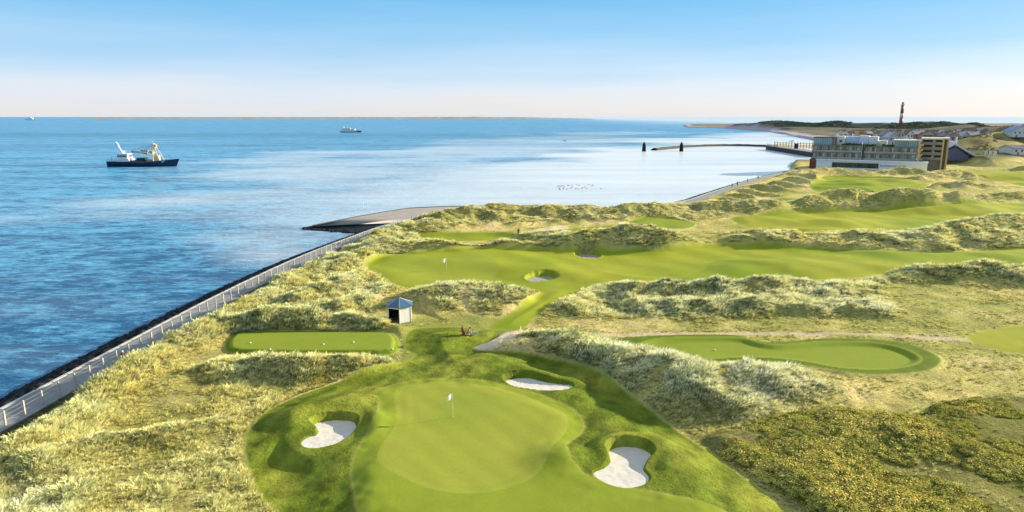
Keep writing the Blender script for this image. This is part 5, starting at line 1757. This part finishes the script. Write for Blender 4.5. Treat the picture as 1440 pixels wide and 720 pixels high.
def house(px0, px1, py_base, py_eave, py_top, D, wall, roof, gable_front, label, name='house'):
    a = at_d(px0, py_base, D); b = at_d(px1, py_base, D)
    ze = at_d(px0, py_eave, D)[2]; zr = at_d(px0, py_top, D)[2]
    W = b[0] - a[0]; dep = max(8.0, W * .7)
    gz = min(a[2], ground_z((a[0] + b[0]) / 2, D + dep / 2)) - 1.5
    root = empty(name, (a[0], D, gz), 0, label, 'house', 'houses of the town behind the hotel')
    he, hr = ze - gz, zr - gz
    wm = mat('wall_' + wall, WALLS[wall], .8, noise=.08, scale=.3); rm = mat('roof_' + roof, ROOFS[roof], .7, noise=.2, scale=.5)
    mb = MB()
    if gable_front:
        mb.add([(0, 0, 0), (W, 0, 0), (W, 0, he), (W / 2, 0, hr), (0, 0, he), (0, dep, 0), (W, dep, 0), (W, dep, he), (W / 2, dep, hr), (0, dep, he)],
               [(0, 1, 2, 3, 4), (9, 8, 7, 6, 5), (0, 5, 6, 1), (1, 6, 7, 2), (4, 9, 5, 0)])
        mb.build('wall', wm, root)
        r = MB(); t = .25; o = .5
        sl = (hr - he) / (W / 2)
        for s in (0, 1):
            xa = -o if s == 0 else W + o; za = he - sl * o
            r.add([(xa, -o, za + .02), (W / 2, -o, hr + .02), (W / 2, dep + o, hr + .02), (xa, dep + o, za + .02), (xa, -o, za + t), (W / 2, -o, hr + t), (W / 2, dep + o, hr + t), (xa, dep + o, za + t)],
                  [(0, 3, 2, 1), (4, 5, 6, 7), (0, 1, 5, 4), (1, 2, 6, 5), (2, 3, 7, 6), (3, 0, 4, 7)])
        rf = r.build('roof', rm, root)
    else:
        mb.add([(0, 0, 0), (0, dep, 0), (0, dep, he), (0, dep / 2, hr), (0, 0, he), (W, 0, 0), (W, dep, 0), (W, dep, he), (W, dep / 2, hr), (W, 0, he)],
               [(0, 1, 2, 3, 4), (9, 8, 7, 6, 5), (0, 5, 6, 1), (0, 4, 9, 5), (1, 6, 7, 2)])
        mb.build('wall', wm, root)
        r = MB(); t = .25; o = .5; sl = (hr - he) / (dep / 2)
        for s in (0, 1):
            ya = -o if s == 0 else dep + o; za = he - sl * o
            r.add([(-o, ya, za + .02), (-o, dep / 2, hr + .02), (W + o, dep / 2, hr + .02), (W + o, ya, za + .02), (-o, ya, za + t), (-o, dep / 2, hr + t), (W + o, dep / 2, hr + t), (W + o, ya, za + t)],
                  [(0, 3, 2, 1), (4, 5, 6, 7), (0, 1, 5, 4), (1, 2, 6, 5), (2, 3, 7, 6), (3, 0, 4, 7)])
        rf = r.build('roof', rm, root)
    MB().box(W * .7, W * .7 + .9, dep * .45, dep * .45 + .9, hr * .9, hr + 1.3).build('chimney', mat('wall_brick', WALLS['brick'], .8), rf)
    n = max(2, int(W / 3.2)); gl = mat('house_window_glass', (.06, .07, .08), .15)
    for k in range(n):
        cx = W * (k + .5) / n
        zz = he - 2.1
        MB().box(cx - .55, cx + .55, -.05, .1, zz, zz + 1.4).build('window', gl, root)
    dm = MB().box(W * .5 / n + .0 - .5 + 1.3, W * .5 / n + 1.3 + .45, -.06, .1, max(0, he - 5.5), max(2.1, he - 3.4)); dm.build('door', mat('house_door', (.2, .16, .12), .6), root)
    return root


HS = [
    (1180, 1192, 193, 188.5, 186.0, 700, 'white', 'grey', 0, 'low white house with grey roof behind the left of the hotel'),
    (1194, 1204, 192, 187.5, 184.5, 720, 'grey', 'brown', 1, 'small grey gabled house left of the amber building'),
    (1241, 1252, 197, 190, 184.0, 560, 'grey', 'grey', 1, 'grey green gabled house directly behind the hotel centre'),
    (1249, 1264, 200, 193, 186.5, 500, 'lilac', 'pale', 1, 'lilac white house with steep pale gable behind the hotel'),
    (1262, 1271, 195, 188.5, 184.5, 600, 'white', 'brown', 0, 'white house with brown roof right of the lilac gable'),
    (1275, 1284, 195, 189, 183.0, 620, 'white', 'brown', 1, 'white house with pointed gable below the lighthouse'),
    (1285, 1298, 194, 188.5, 184.0, 640, 'brick', 'pale', 0, 'brick house with pale long roof below the lighthouse'),
    (1299, 1311, 195, 190, 186.0, 600, 'brick', 'brown', 0, 'brown roofed brick house behind the hotel right wing'),
    (1311, 1318, 192, 187.5, 184.5, 640, 'white', 'slate', 1, 'tiny white gabled house right of the brown roofed one'),
    (1318, 1330, 196, 191.0, 187.0, 600, 'brick', 'plum', 0, 'dark roofed brick house behind the hotel stair tower'),
    (1332, 1338, 190, 186, 182.5, 700, 'white', 'grey', 1, 'left one of two little white gables on the ridge'),
    (1339, 1344, 190, 186, 182.8, 700, 'white', 'grey', 1, 'right one of two little white gables on the ridge'),
    (1336, 1350, 198, 193, 188.0, 560, 'lilac', 'brown', 0, 'low brown roofed house above the dark roofed hall'),
    (1353, 1363, 198, 191, 185.5, 580, 'cream', 'pale', 1, 'cream gabled house at the foot of the green hill'),
    (1362, 1378, 196, 190, 185.5, 620, 'cream', 'pale', 0, 'long cream house beside the green hill'),
    (1379, 1392, 189, 184.5, 182.0, 760, 'cream', 'brown', 0, 'low cream house half hidden behind the green hill'),
    (1408, 1419, 189, 184.5, 179.5, 620, 'lilac', 'brown', 1, 'pinkish gabled house on top of the green hill'),
    (1417, 1430, 188, 182, 177.5, 640, 'brick', 'brown', 0, 'brown house beside the pinkish gabled house on the hill'),
]
for h in HS: house(*h)
house(1424, 1450, 188.5, 184.0, 177.0, 545, 'white', 'blue', 1, 'white house with light blue roof on the hill at right edge')
house(1425, 1466, 213.0, 209.0, 205.0, 425, 'white', 'plum', 0, 'long white house with dark roof at the right edge')
TYPES = [('white', 'brown', 'small white house with brown roof in the distant rows below the lighthouse dune'), ('brick', 'pale', 'small brick house with pale roof in the distant rows below the lighthouse dune'),
         ('cream', 'slate', 'small cream house with slate roof in the distant rows below the lighthouse dune')]
rh = random.Random(21)
for k in range(24):
    px = 1186 + k * 8.6 + rh.uniform(-2, 2); D = rh.uniform(680, 860); wl, rf_, lb = TYPES[k % 3]
    pb = 190.5 - (D - 680) / 60 + rh.uniform(-.5, .5)
    o = house(px, px + rh.uniform(5.5, 9), pb, pb - 3.0, pb - rh.uniform(5.2, 7), D, wl, rf_, rh.random() < .5, lb)
    o['group'] = lb.replace('small', 'small').replace(' house', ' houses')
# amber building with slim masts
p = at_d(1207, 193, 680); q = at_d(1214, 193, 680); t_ = at_d(1207, 183.5, 680)
root = empty('amber_building', (p[0], p[1], p[2] - 2), 0, 'narrow amber sunlit building behind the hotel roof', 'building')
hh = t_[2] - p[2] + 2
am = mat('amber_wall', (.62, .40, .16), .7)
MB().box(0, q[0] - p[0], 0, 8, 0, hh).build('wall', am, root); MB().box(-.3, q[0] - p[0] + .3, -.3, 8.3, hh, hh + .6).build('roof', mat('roof_brown', ROOFS['brown'], .7), root)
for k in range(3): MB().box(.8 + 1.5 * k, 1.6 + 1.5 * k, -.06, .1, hh - 3, hh - 1.4).build('window', mat('house_window_glass', (.06, .07, .08), .15), root)


# hall with a big asymmetric dark roof
def hall():
    D = 410.0
    a = at_d(1334, 221, D); b = at_d(1371, 221, D)
    z = lambda py: at_d(1350, py, D)[2] - a[2]
    X_ = lambda px: at_d(px, 221, D)[0] - a[0]
    root = empty('boat_hall', (a[0], D, a[2]), 0, 'low hall with steep dark plum roof edged in white right of the hotel', 'hall')
    MB().add([(0, 0, -2), (X_(1362), 0, -2), (X_(1362), 0, z(219.5)), (X_(1342), 0, z(206.5)), (0, 0, z(212)), (0, 20, -2), (X_(1362), 20, -2), (X_(1362), 20, z(219.5)), (X_(1342), 20, z(206.5)), (0, 20, z(212))],
             [(0, 1, 2, 3, 4), (9, 8, 7, 6, 5), (1, 6, 7, 2), (0, 4, 9, 5), (2, 7, 8, 3), (3, 8, 9, 4)]).build('wall', mat('plum_sheeting', (.13, .12, .19), .7, noise=.15), root)
    r = MB()
    pts = [(X_(1333), z(207.5)), (X_(1340), z(203.5)), (X_(1371), z(220.5))]
    for (xa, za), (xb, zb) in zip(pts[:-1], pts[1:]):
        r.add([(xa, -.8, za), (xb, -.8, zb), (xb, 22, zb), (xa, 22, za), (xa, -.8, za + 1.0), (xb, -.8, zb + 1.0), (xb, 22, zb + 1.0), (xa, 22, za + 1.0)],
              [(0, 3, 2, 1), (4, 5, 6, 7), (0, 1, 5, 4), (1, 2, 6, 5), (2, 3, 7, 6), (3, 0, 4, 7)])
    r.build('roof', mat('pale_lilac_roof_edge', (.58, .60, .74), .5), root)
    MB().box(X_(1336), X_(1352), 6, 18, z(206), z(199)).build('upper_storey', mat('wall_lilac', WALLS['lilac'], .8), root)
    MB().box(X_(1350.5), X_(1352), 5.6, 6.6, z(203), z(193)).build('white_chimney', mat('wall_white', WALLS['white'], .8), root)
    MB().box(X_(1371), X_(1384), 2, 3, -1, z(219.8)).build('white_wall', mat('wall_white', WALLS['white'], .8), root)


hall()
for i, px in enumerate((1384.5, 1391.0, 1397.5)):
    D = 405.0
    a = at_d(px - 1.6, 223, D); b = at_d(px + 1.6, 223, D); t_ = at_d(px, 213, D); W = b[0] - a[0]; H = t_[2] - a[2]
    root = empty('white_banner', (a[0], D, a[2]), 0, ['leftmost', 'middle', 'rightmost'][i] + ' of three tall white slanted panels right of the hall', 'panel', 'tall white panels beside the hall')
    MB().add([(0, 0, -.5), (W, 0, -.5), (W + .9, 0, H), (.7, 0, H + .4), (0, .5, -.5), (W, .5, -.5), (W + .9, .5, H), (.7, .5, H + .4)],
             [(0, 1, 2, 3), (7, 6, 5, 4), (0, 3, 7, 4), (1, 5, 6, 2), (3, 2, 6, 7), (0, 4, 5, 1)]).build('panel', mat('wall_white', WALLS['white'], .8), root)
    MB().box(-.3, W + .3, -.4, .9, -.9, -.5).build('base', mat('grey_floor', (.25, .22, .2), .8), root)


# ------------------------------------------------------------------ people
def skin_person(name, J, loc, rz, label, cloth, legs, skin=(.55, .35, .25), hair=(.05, .035, .03), cap=None, group=None):
    """J: joint positions; one continuous skinned body with separate clothing shells"""
    root_names = ['pelvis', 'chest', 'neck', 'head', 'lsh', 'lel', 'lha', 'rsh', 'rel', 'rha', 'lhi', 'lkn', 'lan', 'lto', 'rhi', 'rkn', 'ran', 'rto']
    rad = dict(pelvis=.15, chest=.16, neck=.06, head=.02, lsh=.075, lel=.05, lha=.035, rsh=.075, rel=.05, rha=.035, lhi=.10, lkn=.065, lan=.045, lto=.045, rhi=.10, rkn=.065, ran=.045, rto=.045)
    edges = [('pelvis', 'chest'), ('chest', 'neck'), ('neck', 'head'), ('chest', 'lsh'), ('lsh', 'lel'), ('lel', 'lha'), ('chest', 'rsh'), ('rsh', 'rel'), ('rel', 'rha'),
             ('pelvis', 'lhi'), ('lhi', 'lkn'), ('lkn', 'lan'), ('lan', 'lto'), ('pelvis', 'rhi'), ('rhi', 'rkn'), ('rkn', 'ran'), ('ran', 'rto')]
    rt = empty(name, loc, rz, label, 'person', group)
    def grow(nm, es, m_, extra=0.0):
        use = [n for n in root_names if any(n in e for e in es)]
        me = bpy.data.meshes.new(nm); me.from_pydata([J[n] for n in use], [(use.index(a), use.index(b)) for a, b in es], [])
        o = link(nm, me, rt); o.modifiers.new('skin', 'SKIN')
        for i, n in enumerate(use):
            sv_ = me.skin_vertices[0].data[i]; r = rad[n] + extra; sv_.radius = (r, r); sv_.use_root = (i == 0)
        sb = o.modifiers.new('sub', 'SUBSURF'); sb.levels = 1; sb.render_levels = 1
        me.materials.append(m_); return o
    sk = mat('skin_%d' % int(skin[0] * 100), skin, .6)
    body = grow('body', edges, sk)
    grow('jacket', [e for e in edges[:9] if e[1] not in ('neck', 'head', 'lha', 'rha')] , mat('cloth_%s' % '_'.join(str(int(c * 100)) for c in cloth), cloth, .9), .022)
    grow('trousers', [e for e in edges[9:] if e[1] not in ('lto', 'rto')], mat('cloth_%s' % '_'.join(str(int(c * 100)) for c in legs), legs, .9), .02)
    h = Vector(J['head'])
    vs, fs = ico_blob(.105, 1, 2, 1.22, 0)
    hd = MB().add([(v[0] * .88 + h.x, v[1] + h.y, v[2] + h.z) for v in vs], fs)
    hd.tube(h + Vector((0, -.09, -.01)), h + Vector((0, -.13, -.03)), .018, .012, 6)
    for s in (-1, 1): hd.tube(h + Vector((s * .085, 0, 0)), h + Vector((s * .10, .01, 0)), .025, .02, 6)
    hd.build('head', sk, rt, smooth=True)
    hc = MB().add([(v[0] * .95 + h.x, v[1] * 1.06 + h.y + .015, max(v[2], -.02) * 1.05 + h.z + .02) for v in vs], fs)
    if cap: hc.box(h.x - .07, h.x + .07, h.y - .19, h.y - .08, h.z + .05, h.z + .065)
    hc.build('cap' if cap else 'hair', mat('cap_%d' % int(cap[0] * 100), cap, .8) if cap else mat('dark_hair', hair, .8), rt, smooth=True)
    return rt


def stand(step=.2):
    return dict(pelvis=(0, 0, .95), chest=(0, 0, 1.33), neck=(0, 0, 1.52), head=(0, -.02, 1.66), lsh=(.19, 0, 1.42), lel=(.26, .05, 1.13), lha=(.24, -.12, .90), rsh=(-.19, 0, 1.42), rel=(-.26, -.02, 1.13), rha=(-.24, .10, .90),
                lhi=(.09, 0, .88), lkn=(.10, -step * .9, .50), lan=(.10, -step, .08), lto=(.10, -step - .15, .04), rhi=(-.09, 0, .88), rkn=(-.10, step * .3, .50), ran=(-.10, step, .10), rto=(-.10, step - .14, .04))


CR = dict(pelvis=(0, .10, .42), chest=(0, -.12, .76), neck=(0, -.22, .92), head=(0, -.30, 1.04), lsh=(.19, -.14, .84), lel=(.24, -.34, .62), lha=(.14, -.52, .46), rsh=(-.19, -.14, .84), rel=(-.24, -.34, .62), rha=(-.12, -.54, .46),
          lhi=(.09, .08, .38), lkn=(.15, -.32, .46), lan=(.13, -.16, .08), lto=(.13, -.32, .04), rhi=(-.09, .08, .38), rkn=(-.15, -.22, .12), ran=(-.13, .16, .10), rto=(-.13, .24, .04))
gp = ground_at(658.5, 472)
skin_person('person', CR, (gp.x, gp.y, gp.z), R(70), 'person crouching in a pinkish top on the grass right of the hut', (.55, .33, .28), (.50, .38, .32))


def golf_bag(loc, label, colr_, lying, name='golf_bag'):
    root = empty(name, loc, R(10), label, 'golf bag')
    m_ = mat('bag_%s' % '_'.join(str(int(c * 100)) for c in colr_), colr_, .7, noise=.15)
    mt = Matrix.Rotation(R(78), 4, 'Y') if lying else Matrix.Rotation(R(-14), 4, 'Y')
    off = Vector((-.35, 0, .2)) if lying else Vector((0, 0, .12))
    def T(m): return [tuple(mt @ Vector(v) + off) for v in m]
    b = MB().lathe([(.15, 0), (.19, .05), (.17, .5), (.20, .9), (.20, .95)], 12); b.v = T(b.v); b.build('bag_body', m_, root, smooth=True)
    b = MB().box(-.24, -.14, -.12, .12, .15, .6); b.v = T(b.v); b.build('pocket', m_, root, bevel=.02) 
    for k in range(5):
        t = k * 1.25; b = MB().tube((.1 * math.cos(t), .1 * math.sin(t), .9), (.13 * math.cos(t), .13 * math.sin(t), 1.12 + .04 * k), .012, n=5).box(.13 * math.cos(t) - .03, .13 * math.cos(t) + .06, .13 * math.sin(t) - .02, .13 * math.sin(t) + .02, 1.10 + .04 * k, 1.16 + .04 * k)
        b.v = T(b.v); b.build('club', mat('club_steel', (.4, .4, .42), .3, .8), root)
    if not lying:
        tr = MB().torus((-.1, -.3, .15), .14, .025).torus((-.1, .3, .15), .14, .025).tube((-.1, -.3, .15), (-.1, .3, .15), .02)
        tr.tube((.25, 0, .02), (-.35, 0, 1.15), .02); tr.build('trolley', mat('black_trolley', (.03, .03, .03), .5), root)
    return root


g2 = ground_at(652.8, 471.5); golf_bag((g2.x, g2.y, g2.z), 'dark red golf bag standing on a trolley beside the crouching person', (.32, .09, .08), False, 'golf_trolley')
g3 = ground_at(665.5, 472); golf_bag((g3.x, g3.y, g3.z), 'pale grey golf bag lying on the grass right of the crouching person', (.55, .55, .54), True)


# cyclist on the promenade
def cyclist():
    p = at(175, 514, 0.03)
    d = np.array([-.12, -1.0]); rz = math.atan2(d[1], d[0]) + math.pi / 2
    root = empty('bicycle', p, rz, 'dark bicycle ridden along the promenade behind the dune grass', 'bicycle')
    dk = mat('black_trolley', (.03, .03, .03), .5); st = mat('club_steel', (.4, .4, .42), .3, .8)
    for y in (-.52, .52):
        wl = MB().torus((0, y, .34), .33, .018, 'X', 24, 6).build('wheel', dk, root)
        s = MB()
        for k in range(8): s.tube((0, y, .34), (0, y + .32 * math.cos(k * .785), .34 + .32 * math.sin(k * .785)), .003, n=3)
        s.build('spokes', st, wl)
    f = MB()
    for a, b in (((0, .52, .34), (0, .12, .3)), ((0, .12, .3), (0, .22, .85)), ((0, .22, .85), (0, .52, .34)), ((0, .12, .3), (0, -.38, .8)), ((0, .2, .8), (0, -.36, .86)), ((0, -.36, .95), (0, -.52, .34))): f.tube(a, b, .018, n=6)
    f.build('frame', mat('red_frame_paint', (.35, .04, .03), .4), root)
    MB().box(-.07, .07, .12, .36, .9, .95).build('saddle', dk, root, bevel=.015)
    MB().tube((-.28, -.28, 1.03), (.28, -.28, 1.03), .015).tube((0, -.36, .9), (0, -.30, 1.03), .015).build('handlebar', dk, root)
    J = dict(pelvis=(0, .22, 1.02), chest=(0, .06, 1.38), neck=(0, -.02, 1.55), head=(0, -.06, 1.69), lsh=(.19, .04, 1.46), lel=(.27, -.10, 1.22), lha=(.25, -.28, 1.07), rsh=(-.19, .04, 1.46), rel=(-.27, -.10, 1.22), rha=(-.25, -.28, 1.07),
             lhi=(.09, .20, .98), lkn=(.11, -.18, .82), lan=(.11, .0, .42), lto=(.11, -.14, .38), rhi=(-.09, .20, .98), rkn=(-.11, -.10, .62), ran=(-.11, .12, .20), rto=(-.11, -.03, .16))
    skin_person('person', J, p, rz, 'cyclist in dark jacket and white cap on the promenade at left', (.06, .045, .045), (.12, .07, .05), cap=(.8, .78, .74))


cyclist()
LBL = [(1032, 263.0, 'left one of a pair strolling on the far promenade', (.04, .04, .05)), (1037, 262.3, 'right one of a pair strolling on the far promenade', (.06, .05, .05)),
       (1051, 258.0, 'walker in grey on the far promenade right of the pair', (.2, .2, .22)), (1064, 254.2, 'walker in dark clothes on the far promenade nearest the hotel', (.05, .06, .08)),
       (687, 289.0, 'lone dark figure on the promenade behind the low dunes', (.05, .05, .06)), (729, 331.0, 'dark dressed golfer walking beside the small upper green', (.08, .05, .05)),
       (1139, 256.5, 'golfer in red brown walking left of the far green', (.3, .08, .06))]
for px, py, lb, cl in LBL:
    p = at(px, py, .03) if px not in (729, 1139) else ground_at(px, py)
    if px > 1000 and px < 1100 or px == 687:
        # snap onto the promenade strip
        E = offset_line(EDGE, 2.0); k = np.argmin(np.linalg.norm(E - np.array([p[0], p[1]]), axis=1)); 
        dd = np.abs(E[:, 0] / E[:, 1] - p[0] / p[1]); dd[np.abs(E[:, 1] - p[1]) > 60] = 9; k = int(np.argmin(dd))
        p = (E[k][0], E[k][1], .03)
    q = skin_person('person', stand(.22), tuple(p), random.uniform(0, 6.28), lb, cl, (.05, .05, .07), group='walkers in the distance')
print('objects', len(bpy.data.objects))
